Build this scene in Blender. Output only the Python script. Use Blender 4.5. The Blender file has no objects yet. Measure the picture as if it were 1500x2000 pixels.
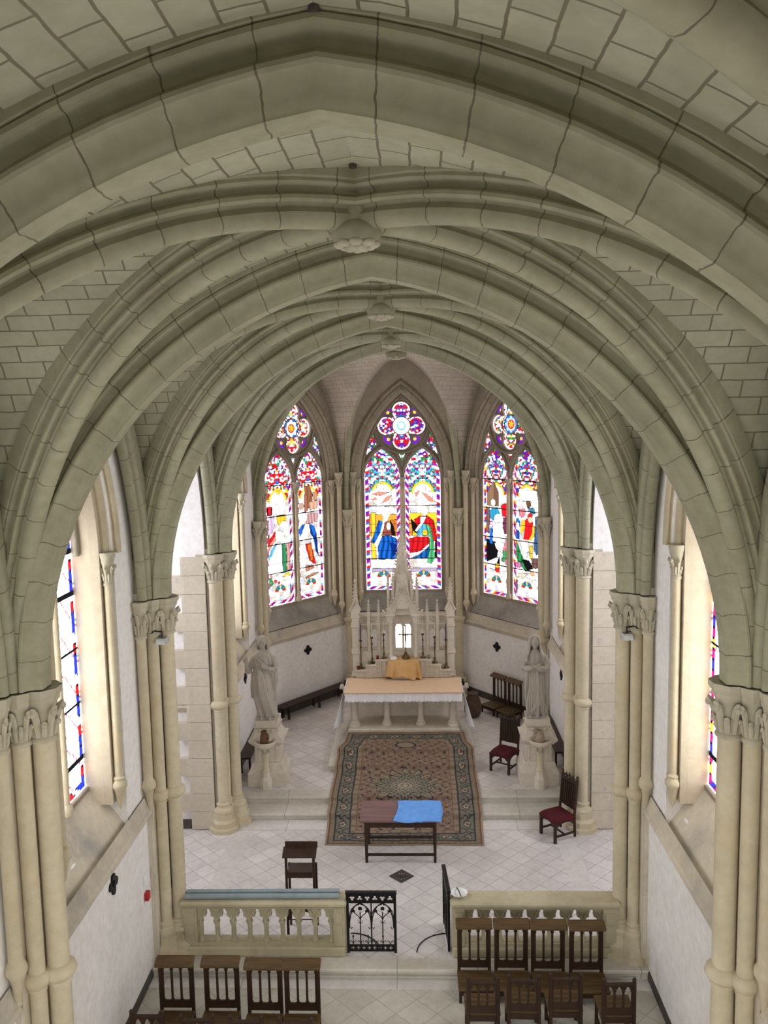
import bpy, math, random
import numpy as np
from mathutils import Vector, Matrix
from mathutils.geometry import tessellate_polygon
from math import pi, sin, cos, sqrt, acos, atan2, radians

SC = bpy.context.scene
COL = SC.collection
rnd = random.Random(7)

# ------------------------------------------------------------------ camera
cam_d = bpy.data.cameras.new('camera')
cam_d.sensor_fit = 'HORIZONTAL'; cam_d.sensor_width = 36.0
cam_d.lens = 36.0 * 1650.15 / 1500.0
cam_d.clip_end = 200
cam = bpy.data.objects.new('camera', cam_d); COL.objects.link(cam)
pit, yaw, rol = .11259, -.0379, -.0195
F_ = Vector((sin(yaw)*cos(pit), cos(yaw)*cos(pit), -sin(pit)))
R_ = Vector((cos(yaw), -sin(yaw), 0)); U_ = R_.cross(F_)
A_ = cos(rol)*R_ + sin(rol)*U_; B_ = -sin(rol)*R_ + cos(rol)*U_
mw = Matrix((A_, B_, -F_)).transposed().to_4x4(); mw.translation = Vector((.4193, 0, 9.2049))
cam.matrix_world = mw
SC.camera = cam

# ------------------------------------------------------------------ light and exposure
SC.view_settings.view_transform = 'Standard'; SC.view_settings.look = 'None'
SC.view_settings.gamma = 1; SC.view_settings.use_curve_mapping = False
SC.view_settings.exposure = 0.30
SC.cycles.use_denoising = True
SC.cycles.max_bounces = 10; SC.cycles.diffuse_bounces = 7
SC.cycles.sample_clamp_indirect = 8
W = bpy.data.worlds.new('sky'); SC.world = W; W.use_nodes = True
W.node_tree.nodes['Background'].inputs[0].default_value = (.75, .85, 1, 1)
W.node_tree.nodes['Background'].inputs[1].default_value = 1.0
APSE_GLASS, SIDE_GLASS = 0.85, 1.35
def area(name, loc, aim, sx, sy, power, col):
    d = bpy.data.lights.new(name, 'AREA'); d.shape = 'RECTANGLE'; d.size = sx; d.size_y = sy
    d.energy = power; d.color = col
    o = bpy.data.objects.new(name, d); COL.objects.link(o); o.location = loc
    o.rotation_euler = (Vector(aim)-Vector(loc)).to_track_quat('-Z', 'Z').to_euler()
    return o
DAY = (.93, .96, 1.0)
for sg in (-1, 1):
    area('daylight', (sg*8.1, 15.9, 6.4), (0, 16.2, 1.5), 5.5, 3.0, 300, (.93, .93, 1.0))          # transept window
WL = area('daylight', (0, -4.8, 6.0), (0, 11, -1.5), 6.0, 4.0, 300, (1.0, .99, .97)); WL.data.spread = radians(100)                      # added unseen lamp before the blank west wall, brightens the nave from behind

# ------------------------------------------------------------------ materials
def newmat(name):
    m = bpy.data.materials.new(name); m.use_nodes = True
    nt = m.node_tree; b = nt.nodes['Principled BSDF']
    return m, nt, b
def N(nt, t, **kw):
    n = nt.nodes.new(t)
    for k, v in kw.items():
        if hasattr(n, k): setattr(n, k, v)
        else: n.inputs[k].default_value = v
    return n
def mixc(nt, fac, a, b, blend='MIX'):
    n = nt.nodes.new('ShaderNodeMix'); n.data_type = 'RGBA'; n.blend_type = blend
    for sock, v in ((n.inputs[0], fac), (n.inputs[6], a), (n.inputs[7], b)):
        if hasattr(v, 'links'): nt.links.new(v, sock)
        elif isinstance(v, tuple): sock.default_value = v if len(v) == 4 else (*v, 1)
        else: sock.default_value = v
    return n.outputs[2]
def ramp(nt, src, p0, p1, c0=(0, 0, 0, 1), c1=(1, 1, 1, 1)):
    r = nt.nodes.new('ShaderNodeValToRGB'); r.color_ramp.elements[0].position = p0; r.color_ramp.elements[1].position = p1
    r.color_ramp.elements[0].color = c0; r.color_ramp.elements[1].color = c1
    nt.links.new(src, r.inputs[0]); return r.outputs[0]
def noise(nt, scale, detail=4, vec=None, rough=.55):
    n = N(nt, 'ShaderNodeTexNoise'); n.inputs['Scale'].default_value = scale; n.inputs['Detail'].default_value = detail
    n.inputs['Roughness'].default_value = rough
    if vec is not None: nt.links.new(vec, n.inputs['Vector'])
    return n.outputs[0]
def simple(name, c, rough=.7, metal=0., c2=None, ns=6., bump=0., grain=None, spec=.3):
    m, nt, b = newmat(name)
    b.inputs['Roughness'].default_value = rough; b.inputs['Metallic'].default_value = metal
    b.inputs['Specular IOR Level'].default_value = spec
    tc = N(nt, 'ShaderNodeTexCoord').outputs['Object']
    if grain:
        mp = N(nt, 'ShaderNodeMapping'); mp.inputs['Scale'].default_value = grain; nt.links.new(tc, mp.inputs[0]); tc = mp.outputs[0]
    c2 = c2 or tuple(x*.75 for x in c)
    f = ramp(nt, noise(nt, ns, 6, tc), .35, .68)
    nt.links.new(mixc(nt, f, c, c2), b.inputs['Base Color'])
    if bump:
        bp = N(nt, 'ShaderNodeBump'); bp.inputs['Strength'].default_value = bump; bp.inputs['Distance'].default_value = .01
        nt.links.new(noise(nt, ns*8, 3, tc), bp.inputs['Height']); nt.links.new(bp.outputs[0], b.inputs['Normal'])
    return m
def stone(name, c, c2, joint=None, brick=None, jc=(.16, .14, .10), rot=0., coord='UV', jw=.016, stain=None, tone=.12, rough=.85, offset=.5):
    """joint: period of voussoir joints along u. brick: (w, h) of coursing."""
    m, nt, b = newmat(name)
    b.inputs['Roughness'].default_value = rough; b.inputs['Specular IOR Level'].default_value = .2
    tcn = N(nt, 'ShaderNodeTexCoord'); obj = tcn.outputs['Object']; uv = tcn.outputs[coord]
    base = mixc(nt, ramp(nt, noise(nt, 1.3, 5, obj), .36, .66), c, c2)
    base = mixc(nt, ramp(nt, noise(nt, 9, 6, obj), .3, .75), base, mixc(nt, 1., base, (.86, .84, .80, 1), 'MULTIPLY'))
    if stain:
        base = mixc(nt, ramp(nt, noise(nt, .8, 5, obj, .7), .55, .72), base, stain)
    if joint:
        sp = N(nt, 'ShaderNodeSeparateXYZ'); nt.links.new(uv, sp.inputs[0])
        wob = N(nt, 'ShaderNodeMath', operation='MULTIPLY_ADD'); nt.links.new(noise(nt, 11, 2, obj), wob.inputs[0]); wob.inputs[1].default_value = .03
        nt.links.new(sp.outputs[0], wob.inputs[2])
        d = N(nt, 'ShaderNodeMath', operation='PINGPONG'); nt.links.new(wob.outputs[0], d.inputs[0]); d.inputs[1].default_value = joint/2
        w = N(nt, 'ShaderNodeMath', operation='MULTIPLY_ADD'); nt.links.new(noise(nt, 5, 3, obj), w.inputs[0]); w.inputs[1].default_value = jw*1.1; w.inputs[2].default_value = jw*.0
        lt = N(nt, 'ShaderNodeMath', operation='LESS_THAN'); nt.links.new(d.outputs[0], lt.inputs[0]); nt.links.new(w.outputs[0], lt.inputs[1])
        base = mixc(nt, lt.outputs[0], base, jc)
        hgt = lt.outputs[0]
    if brick:
        wv = N(nt, 'ShaderNodeTexNoise'); wv.inputs['Scale'].default_value = 6; nt.links.new(obj, wv.inputs['Vector'])
        v = N(nt, 'ShaderNodeVectorMath', operation='MULTIPLY_ADD'); nt.links.new(wv.outputs[1], v.inputs[0]); v.inputs[1].default_value = (.02, .02, .0)
        mp = N(nt, 'ShaderNodeMapping'); mp.inputs['Rotation'].default_value = (0, 0, rot); nt.links.new(uv, mp.inputs[0]); nt.links.new(mp.outputs[0], v.inputs[2])
        br = N(nt, 'ShaderNodeTexBrick'); br.offset = offset; nt.links.new(v.outputs[0], br.inputs['Vector'])
        br.inputs['Scale'].default_value = 1; br.inputs['Brick Width'].default_value = brick[0]; br.inputs['Row Height'].default_value = brick[1]
        br.inputs['Mortar Size'].default_value = jw*.5; br.inputs['Mortar Smooth'].default_value = .1
        br.inputs['Color1'].default_value = (1, 1, 1, 1); br.inputs['Color2'].default_value = (1-tone, 1-tone, 1-tone, 1); br.inputs['Mortar'].default_value = (1, 1, 1, 1)
        base = mixc(nt, 1., base, br.outputs['Color'], 'MULTIPLY')
        base = mixc(nt, br.outputs['Fac'], base, jc)
    nt.links.new(base, b.inputs['Base Color'])
    bp = N(nt, 'ShaderNodeBump'); bp.inputs['Strength'].default_value = .25; bp.inputs['Distance'].default_value = .01
    nt.links.new(noise(nt, 30, 4, obj), bp.inputs['Height']); nt.links.new(bp.outputs[0], b.inputs['Normal'])
    return m
ST, ST2 = (.60, .545, .42), (.50, .46, .35)
M_rib = stone('vault_rib_stone', (.395, .388, .28), (.325, .318, .225), joint=.43, jw=.0085)  # rib colour lowered so the vault's shade sits in the stone
M_web = stone('vault_web_stone', (.49, .49, .37), (.43, .43, .325), brick=(.42, .215), jc=(.20, .18, .13), jw=.018)  # web colour also darkened in place of shadow under the vault
M_webA = stone('apse_web_stone', (.62, .57, .50), (.54, .50, .43), brick=(.5, .2), jc=(.30, .27, .22), jw=.016)
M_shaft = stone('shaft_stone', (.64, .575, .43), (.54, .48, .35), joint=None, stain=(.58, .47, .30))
M_cap = stone('carved_capital_stone', (.56, .52, .41), (.45, .42, .33))
M_ash = stone('ashlar_stone', (.70, .64, .54), (.62, .56, .46), brick=(.62, .36), jc=(.52, .48, .42), coord='Object', jw=.014)
M_reveal = stone('window_reveal_stone', (.70, .62, .49), (.62, .54, .42), brick=(.5, .42), jc=(.5, .44, .36), coord='Object', jw=.01)
M_winarch2 = stone('apse_upper_wall_stone', (.56, .51, .43), (.46, .42, .35), brick=(.6, .3), jc=(.34, .3, .25), coord='Object', jw=.01)
M_plas = stone('white_plaster', (.90, .89, .90), (.85, .84, .85))
M_sill = stone('weathered_sill_stone', (.66, .60, .49), (.50, .46, .40), stain=(.33, .32, .30))
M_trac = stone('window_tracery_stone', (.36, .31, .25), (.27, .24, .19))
M_winarch = stone('window_arch_stone', (.46, .40, .32), (.34, .30, .24), joint=.5)
M_carv = stone('altar_carved_stone', (.70, .645, .565), (.60, .545, .47))
M_statue = stone('statue_limestone', (.50, .455, .405), (.41, .37, .33))
M_sillA = stone('sooty_grey_sill_stone', (.42, .40, .37), (.27, .26, .245))
M_rail = stone('balustrade_limestone', (.54, .49, .35), (.44, .40, .28))
M_floor = stone('diagonal_paving_stone', (.77, .74, .735), (.68, .65, .645), brick=(.354, .354), rot=radians(45), coord='Object', jc=(.40, .37, .36), jw=.014, offset=0., rough=.5, tone=.14)
M_floorN = stone('nave_paving_stone', (.62, .60, .54), (.54, .52, .46), brick=(.46, .46), rot=radians(45), coord='Object', jc=(.36, .34, .30), jw=.014, offset=0., rough=.5)
M_slab = stone('border_slab_stone', (.76, .73, .715), (.69, .66, .645), brick=(1.3, 3.0), coord='Object', jc=(.35, .33, .30), jw=.014, rough=.5, offset=0.)
M_step = stone('step_stone', (.68, .65, .60), (.60, .57, .50), brick=(1.35, 9.), coord='Object', jc=(.30, .28, .25), jw=.014, rough=.55, offset=0.)
M_dark = simple('dark_painted_plinth', (.055, .05, .045), .7, c2=(.09, .08, .07))
M_wood = simple('dark_oak', (.045, .022, .012), .5, c2=(.02, .010, .006), ns=5, grain=(1, 1, .12), bump=.2)
M_woodL = simple('worn_oak_top', (.125, .075, .03), .5, c2=(.06, .034, .014), ns=7, grain=(.25, 2.5, 1), bump=.2)
M_woodT = simple('red_brown_table_top', (.22, .125, .12), .38, c2=(.15, .08, .075), ns=4, grain=(.3, 2, 1))
M_iron = simple('black_wrought_iron', (.012, .011, .012), .45, .3)
M_velvet = simple('burgundy_velvet', (.085, .006, .011), .85, c2=(.045, .003, .007), ns=9)
M_brass = simple('aged_brass', (.16, .11, .05), .4, .8)

# ------------------------------------------------------------------ mesh helpers
class MB:
    def __init__(s): s.v = []; s.f = []; s.uv = []; s.has = False
    def add(s, vs, fs, uvs=None):
        o = len(s.v); s.v += [tuple(p) for p in vs]
        for i, f in enumerate(fs):
            s.f.append([o+k for k in f]); s.uv.append(uvs[i] if uvs else None)
        if uvs: s.has = True
        return s
    def box(s, x0, x1, y0, y1, z0, z1, tx=0., rot=None):
        """tx insets the top (chamfered block)"""
        vs = [(x0, y0, z0), (x1, y0, z0), (x1, y1, z0), (x0, y1, z0), (x0+tx, y0+tx, z1), (x1-tx, y0+tx, z1), (x1-tx, y1-tx, z1), (x0+tx, y1-tx, z1)]
        if rot: vs = [xf(p, rot) for p in vs]
        return s.add(vs, [(0, 3, 2, 1), (4, 5, 6, 7), (0, 1, 5, 4), (1, 2, 6, 5), (2, 3, 7, 6), (3, 0, 4, 7)])
    def bbox(s, x0, x1, y0, y1, z0, z1, b=.006):
        """softly bevelled box"""
        vs = []; 
        for z, i in ((z0, b), (z0+b, 0), (z1-b, 0), (z1, b)):
            vs += [(x0+i, y0+b, z), (x0+b, y0+i, z), (x1-b, y0+i, z), (x1-i, y0+b, z), (x1-i, y1-b, z), (x1-b, y1-i, z), (x0+b, y1-i, z), (x0+i, y1-b, z)]
        fs = [tuple(range(7, -1, -1)), tuple(range(24, 32))]
        for k in range(3):
            for j in range(8): fs.append((k*8+j, k*8+(j+1) % 8, (k+1)*8+(j+1) % 8, (k+1)*8+j))
        return s.add(vs, fs)
    def tube(s, pts, r, n=8, cap=True, up=None):
        pts = [Vector(p) for p in pts]; m = len(pts)
        rs = r if isinstance(r, (list, tuple)) else [r]*m
        vs = []; prev = None
        for i, p in enumerate(pts):
            t = (pts[min(i+1, m-1)]-pts[max(i-1, 0)]).normalized()
            if prev is None:
                a = Vector(up) if up else (Vector((0, 0, 1)) if abs(t.z) < .9 else Vector((1, 0, 0)))
                a = (a - a.dot(t)*t).normalized()
            else:
                a = (prev - prev.dot(t)*t); a = a.normalized() if a.length > 1e-6 else prev
            prev = a; bb = t.cross(a)
            for k in range(n):
                q = 2*pi*k/n; vs.append(p + rs[i]*(cos(q)*a + sin(q)*bb))
        fs = [(i*n+k, i*n+(k+1) % n, (i+1)*n+(k+1) % n, (i+1)*n+k) for i in range(m-1) for k in range(n)]
        if cap: fs += [tuple(range(n-1, -1, -1)), tuple(range((m-1)*n, m*n))]
        return s.add(vs, fs)
    def lathe(s, prof, cx=0, cy=0, z=0, n=16, a0=0., sx=1., sy=1.):
        vs = []; m = len(prof)
        for r, h in prof:
            for k in range(n):
                q = a0+2*pi*k/n; vs.append((cx+sx*r*cos(q), cy+sy*r*sin(q), z+h))
        fs = [(i*n+k, i*n+(k+1) % n, (i+1)*n+(k+1) % n, (i+1)*n+k) for i in range(m-1) for k in range(n)]
        fs += [tuple(range(n-1, -1, -1)), tuple(range((m-1)*n, m*n))]
        return s.add(vs, fs)
    def ell(s, c, r, n=12, m=7, rotz=0.):
        if not isinstance(r, (tuple, list)): r = (r, r, r)
        vs = [(0, 0, -1)]; 
        for i in range(1, m):
            a = -pi/2+pi*i/m
            vs += [(cos(a)*cos(2*pi*k/n), cos(a)*sin(2*pi*k/n), sin(a)) for k in range(n)]
        vs.append((0, 0, 1)); L = len(vs)-1
        fs = [(0, 1+(k+1) % n, 1+k) for k in range(n)]
        for i in range(m-2): fs += [(1+i*n+k, 1+i*n+(k+1) % n, 1+(i+1)*n+(k+1) % n, 1+(i+1)*n+k) for k in range(n)]
        fs += [(L, 1+(m-2)*n+k, 1+(m-2)*n+(k+1) % n) for k in range(n)]
        cz, sz = cos(rotz), sin(rotz)
        return s.add([(c[0]+cz*x*r[0]-sz*y*r[1], c[1]+sz*x*r[0]+cz*y*r[1], c[2]+z*r[2]) for x, y, z in vs], fs)
    def plate(s, loops, d0, d1, fr):
        """flat plate with holes; loops are 2-D, first is the outline; fr=(origin, u, v, w)"""
        o, u, v, w = [Vector((*q, 0)) if len(q) == 2 else Vector(q) for q in fr]
        cl = []
        for L in loops:
            q = []
            for p in L:
                if not q or abs(p[0]-q[-1][0])+abs(p[1]-q[-1][1]) > 1e-5: q.append(p)
            if abs(q[0][0]-q[-1][0])+abs(q[0][1]-q[-1][1]) < 1e-5: q.pop()
            cl.append(q)
        cl = [[(p[0]+rnd.uniform(-2e-4, 2e-4), p[1]+rnd.uniform(-2e-4, 2e-4)) for p in L] for L in cl]
        flat = [p for L in cl for p in L]; n = len(flat)
        vs = [o+u*p[0]+v*p[1]+w*d for d in (d0, d1) for p in flat]; fs = []
        cd = bpy.data.curves.new('tmp', 'CURVE'); cd.dimensions = '2D'; cd.fill_mode = 'BOTH'
        for L in cl:
            sp = cd.splines.new('POLY'); sp.points.add(len(L)-1); sp.use_cyclic_u = True
            sp.points.foreach_set('co', [c for p in L for c in (p[0], p[1], 0, 1)])
        co = bpy.data.objects.new('tmp', cd); tm = co.to_mesh(); tv = [tuple(q.co) for q in tm.vertices]; tf = [tuple(q.vertices) for q in tm.polygons]
        co.to_mesh_clear(); bpy.data.objects.remove(co); bpy.data.curves.remove(cd)
        m0 = 2*n; mt = len(tv)
        vs += [o+u*p[0]+v*p[1]+w*d for d in (d0, d1) for p in tv]
        hand_ = u.cross(v).dot(w) > 0
        for t in tf:
            x0, y0, x1, y1, x2, y2 = tv[t[0]][0], tv[t[0]][1], tv[t[1]][0], tv[t[1]][1], tv[t[2]][0], tv[t[2]][1]
            up_ = ((x1-x0)*(y2-y0)-(y1-y0)*(x2-x0) > 0) == hand_
            A_t = tuple(m0+k for k in t); B_t = tuple(m0+mt+k for k in t)
            fs.append(A_t[::-1] if up_ else A_t); fs.append(B_t if up_ else B_t[::-1])
        k0 = 0
        for L in cl:
            ar = sum(L[i][0]*L[(i+1) % len(L)][1]-L[(i+1) % len(L)][0]*L[i][1] for i in range(len(L)))
            for i in range(len(L)):
                a, b = k0+i, k0+(i+1) % len(L)
                if L is cl[0]: fl = ar > 0
                else: fl = ar > 0
                fs.append((a, b, n+b, n+a) if fl else (b, a, n+a, n+b))
            k0 += len(L)
        return s.add(vs, fs)
    def grid(s, P, uvf=None, close=False):
        """P[i][j] points"""
        m, n = len(P), len(P[0]); vs = [p for row in P for p in row]
        fs = []; uv = []
        for i in range(m-1):
            for j in range(n-1 if not close else n):
                q = (i*n+j, i*n+(j+1) % n, (i+1)*n+(j+1) % n, (i+1)*n+j); fs.append(q)
                if uvf: uv.append([uvf(i, j), uvf(i, j+1), uvf(i+1, j+1), uvf(i+1, j)])
        return s.add(vs, fs, uv if uvf else None)
    def build(s, name, mat, parent=None, smooth=None, loc=None, local=False):
        me = bpy.data.meshes.new(name)
        off = Vector((0, 0, 0))
        if parent is not None and not local:
            q = parent
            while q is not None: off += q.location; q = q.parent
        if loc is not None: off = off+Vector(loc)
        vs = [(x-off.x, y-off.y, z-off.z) for x, y, z in s.v] if not local else s.v
        me.from_pydata(vs, [], s.f)
        if s.has:
            ul = me.uv_layers.new(name='UVMap'); flat = []
            for f, u in zip(s.f, s.uv):
                for k in range(len(f)): flat += (u[k] if u else (0.1, 0.1))
            ul.data.foreach_set('uv', flat)
        me.validate(); me.update()
        if smooth is not None:
            me.shade_smooth()
            if smooth < 170: me.set_sharp_from_angle(angle=radians(smooth))
        if mat: me.materials.append(mat)
        o = bpy.data.objects.new(name, me); COL.objects.link(o)
        if parent is not None: o.parent = parent
        if loc is not None: o.location = loc
        return o
def xf(p, rot):
    (cx, cy, a) = rot; x, y = p[0]-cx, p[1]-cy
    return (cx+x*cos(a)-y*sin(a), cy+x*sin(a)+y*cos(a), p[2])
def E(name, label, cat, loc=(0, 0, 0), rz=0., group=None):
    o = bpy.data.objects.new(name, None); COL.objects.link(o); o.empty_display_size = .1
    o.location = loc; o.rotation_euler = (0, 0, rz); o['label'] = label; o['category'] = cat
    if group: o['group'] = group
    return o
def tag(o, label, cat, group=None):
    o['label'] = label; o['category'] = cat
    if group: o['group'] = group
    return o
def struct(o):
    o['kind'] = 'structure'; return o
def EB(name, loc):
    o = bpy.data.objects.new(name, None); COL.objects.link(o); o.location = loc; o['kind'] = 'structure'; return o
def dup(root, loc, rz=None, label=None, group=None):
    r = root.copy(); COL.objects.link(r); r.location = loc
    if rz is not None: r.rotation_euler = (0, 0, rz)
    if label: r['label'] = label
    if group: r['group'] = group
    def rec(a, b):
        for ch in a.children:
            c = ch.copy(); COL.objects.link(c); c.parent = b; rec(ch, c)
    rec(root, r)
    return r
def arch2(hw, rise, z0=0., cx=0., n=12, inset=0.):
    """pointed arch outline points from left springing over the apex to the right"""
    c = (rise*rise-hw*hw)/(2*hw); R = hw+c-inset
    tm = acos(max(-1, min(1, c/R)))
    L = [(cx+c-R*cos(tm*i/n), z0+R*sin(tm*i/n)) for i in range(n+1)]
    return L+[(2*cx-x, z) for x, z in reversed(L[:-1])]
def circ(cx, cy, r, n=24, a0=0.): return [(cx+r*cos(a0+2*pi*k/n), cy+r*sin(a0+2*pi*k/n)) for k in range(n)]
def foil(cx, cy, r, k, n=8, a0=pi/2, lobe=None):
    """k-lobed foil outline"""
    lobe = lobe or r*.52; d = r-lobe; out = []
    for i in range(k):
        a = a0+2*pi*i/k; h = pi/2+pi/k*.75
        out += [(cx+d*cos(a)+lobe*cos(a+t), cy+d*sin(a)+lobe*sin(a+t)) for t in [(-h+2*h*j/n) for j in range(n+1)]]
    return out

# ------------------------------------------------------------------ vaulting
D = [9.01+4.72*(k-2) for k in range(0, 5)]           # D[0]..D[4]
D = [-.43, 4.29, 9.01, 13.73, 18.45]
SPR = 6.31
def zg(x):  # vault web height above plan distance x
    x = min(abs(x), 4.2)
    return SPR+sqrt(max(0, 4.752**2-(x+.552)**2))
SV = [0]+[sin(pi/2*i/22) for i in range(1, 23)]
ARC = [0.]
for i in range(1, len(SV)): ARC.append(ARC[-1]+math.hypot(4.2*(SV[i]-SV[i-1]), zg(4.2*SV[i])-zg(4.2*SV[i-1])))
def cell(mb, A, Bp, Mw, boss, flip=False):
    """half cell: ruled between groin (boss->A) and the line Mw->A"""
    A, Mw, boss = Vector(A), Vector(Mw), Vector(boss)
    m = 6; P = []; U = []
    for i, sv in enumerate(SV):
        z = zg(4.2*sv); g = boss+(A-boss)*sv; w = Mw+(A-Mw)*sv; row = []; ur = []
        for j in range(m+1):
            q = g+(w-g)*(j/m); row.append((q.x, q.y, z)); ur.append(((w-g).length*(1-j/m)*(1 if flip else -1), ARC[i]))
        P.append(row); U.append(ur)
    mb.grid(P, lambda i, j: U[i][j])
def bay(y0, y1, mat, name='ceiling'):
    mb = MB(); ym = (y0+y1)/2; b = (0, ym)
    for sx in (-1, 1):
        for y in (y0, y1):
            cell(mb, (sx*4.2, y), None, (0, y), b, sx > 0)
            cell(mb, (sx*4.2, y), None, (sx*4.2, ym), b, y > ym)
    return struct(mb.build(name, mat, smooth=40))
def half_rib(mb, A, B, rise, prof, n=26, z0=SPR, u0=0., trim=0.):
    """rib rising from plan point A (springing, intrados) to plan point B (crown)."""
    A, B = Vector((*A, 0)), Vector((*B, 0)); d = A-B; L = d.length; d.normalize(); bn = Vector((-d.y, d.x, 0))
    x0 = (L*L-rise*rise)/(2*L); R = L-x0
    P = []; U = []
    for i in range(n+1):
        row = []; 
        for a, h in prof:
            r = R+h; th = acos(max(-1, min(1, (-x0+trim)/r)))*i/n
            q = B+d*(x0+r*cos(th))+bn*a; row.append((q.x, q.y, z0+r*sin(th)))
        P.append(row); U.append(u0+R*acos(max(-1, min(1, -x0/R)))*i/n)
    mb.grid(P, lambda i, j: (U[i], 0))
def mirror(half): return [(-a, h) for a, h in reversed(half)]+half[1:]
P_TA = mirror([(a*.92, h) for a, h in [(0, 0), (.105, 0), (.128, .006), (.13, .026), (.138, .034), (.142, .075), (.155, .115), (.178, .15), (.205, .172), (.228, .178), (.24, .197), (.236, .22), (.215, .235), (.18, .245), (.155, .27), (.155, .305), (.18, .328), (.215, .332), (.243, .338), (.258, .356), (.254, .382), (.238, .393), (.264, .40), (.264, .56)]])
P_DG = mirror([(0, 0), (.04, .004), (.078, .026), (.098, .065), (.095, .105), (.07, .13), (.06, .15), (.075, .172), (.11, .165), (.138, .165), (.156, .185), (.152, .212), (.13, .23), (.10, .24), (.095, .262), (.12, .28), (.155, .284), (.172, .304), (.165, .33), (.18, .342), (.18, .5)])
P_FM = mirror([(0, 0), (.035, .004), (.065, .03), (.08, .065), (.075, .10), (.06, .12), (.10, .13), (.13, .16), (.14, .2), (.14, .4)])
def arch_label(k):
    return ['pointed stone transverse arch above the organ loft', 'nearest and largest pointed transverse vault arch, crossing the top of the view',
            'second pointed transverse arch from the viewer, springing from the nearest capitals', 'third pointed transverse arch, springing from the capitals above the altar rail',
            'farthest pointed transverse arch, framing the stained glass apse'][k]
for k in range(0, 5):
    e = E('transverse_arch', arch_label(k), 'arch', (0, D[k], SPR), group='transverse vault arches')
    for sx in (-1, 1):
        mb = MB(); half_rib(mb, (sx*3.68, D[k]-.08), (0, D[k]-.08), 4.31, P_TA, u0=.1)
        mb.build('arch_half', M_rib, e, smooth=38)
BAYN = ['beside the loft', 'nearest the viewer', 'between the second and third arches', 'before the chancel arch']
def boss(x, y, z, label, r=.2):
    mb = MB(); mb.lathe([(r*.62, .30), (r*.7, .12), (r*.95, .08), (r, .03), (r*.93, -.02), (r*.75, -.03)][::-1], x, y, z, 20)
    e = E('vault_boss', label, 'carved boss', (x, y, z), group='vault bosses')
    mb.build('boss_collar', M_rib, e, smooth=40)
    mb = MB()
    for i in range(8):
        a = 2*pi*i/8; mb.ell((x+r*.68*cos(a), y+r*.68*sin(a), z-.04), (.055, .055, .035), 8, 5)
    for i in range(5):
        a = 2*pi*i/5+.3; mb.ell((x+r*.3*cos(a), y+r*.3*sin(a), z-.06), (.05, .05, .04), 8, 5)
    mb.ell((x, y, z-.07), .04, 8, 5)
    mb.build('carved_leaves', M_cap, e, smooth=60)
for k in range(0, 4):
    y0, y1 = D[k], D[k+1]; ym = (y0+y1)/2
    bay(y0, y1, M_web)
    e = E('diagonal_rib_pair', 'crossing pair of moulded stone diagonal ribs, vault bay '+BAYN[k], 'vault ribs', (0, ym, SPR), group='diagonal vault ribs')
    for sx in (-1, 1):
        for y, sy in ((y0, 1), (y1, -1)):
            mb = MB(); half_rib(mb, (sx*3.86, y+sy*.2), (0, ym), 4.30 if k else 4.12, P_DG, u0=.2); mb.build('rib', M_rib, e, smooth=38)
    boss(0, ym, 10.56, 'round carved boss at the crown of the vault bay '+BAYN[k], .19)
    if k < 4:
        for sx, sd in ((-1, 'left'), (1, 'right')):
            e = E('wall_rib', 'slim moulded wall rib along the '+sd+' wall, vault bay '+BAYN[k], 'vault rib', (sx*4.1, ym, SPR), group='wall ribs')
            for y, sy in ((y0, 1), (y1, -1)):
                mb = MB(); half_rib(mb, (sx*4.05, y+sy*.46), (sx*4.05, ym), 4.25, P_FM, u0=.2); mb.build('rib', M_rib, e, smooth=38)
# apse vault
AB = (0, 21.05)
CORN = [(-4.2, 18.45), (-4.2, 23.85), (-1.9, 26.75), (1.9, 26.75), (4.2, 23.85), (4.2, 18.45)]
mb = MB()
for i in range(6):
    A, C = CORN[i], CORN[(i+1) % 6]; Mw = ((A[0]+C[0])/2, (A[1]+C[1])/2)
    if i == 5: Mw = (0, 18.45)
    cell(mb, A, None, Mw, AB, False); cell(mb, C, None, Mw, AB, True)
struct(mb.build('ceiling', M_webA, smooth=40))
APC = [(-3.86, 18.65), (-4.0, 23.72), (-1.76, 26.5), (1.76, 26.5), (4.0, 23.72), (3.86, 18.65)]
e = E('apse_rib_cluster', 'six stone ribs radiating from the boss above the apse', 'vault ribs', (AB[0], AB[1], SPR))
for A in APC:
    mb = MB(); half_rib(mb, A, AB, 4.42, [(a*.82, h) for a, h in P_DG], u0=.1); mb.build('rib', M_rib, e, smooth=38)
boss(AB[0], AB[1], 10.68, 'round boss where the apse ribs meet', .26)

# ------------------------------------------------------------------ piers
def leaf_cap(mb, cx, cy, z, r, R, h, n=6, a0=0.):
    """crocket capital: bell, two rows of curling leaves"""
    mb.lathe([(r*1.22, -.02), (r*1.3, 0), (r*1.22, .025), (r*1.02, .04), (r*1.0, h*.45), (r*1.15, h*.75), (R*.92, h)], cx, cy, z, 16)
    for row, (hh, rr, s) in enumerate(((h*.50, r*1.28, .8), (h*.88, R*1.0, 1.))):
        for i in range(n):
            a = a0+2*pi*(i+.5*row)/n; ca, sa = cos(a), sin(a)
            pts = [(cx+ca*q, cy+sa*q, z+w) for q, w in ((r*1.0, .05), (r*1.12, hh*.5), (rr*.95, hh*.88), (rr*1.16, hh*.98), (rr*1.2, hh*.86))]
            mb.tube(pts, [.022*s*R/.15, .034*s*R/.15, .034*s*R/.15, .032*s*R/.15, .02*s*R/.15], 6)
            mb.ell((cx+ca*rr*1.14, cy+sa*rr*1.14, z+hh*.88), .033*s*R/.15, 8, 5)
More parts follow.
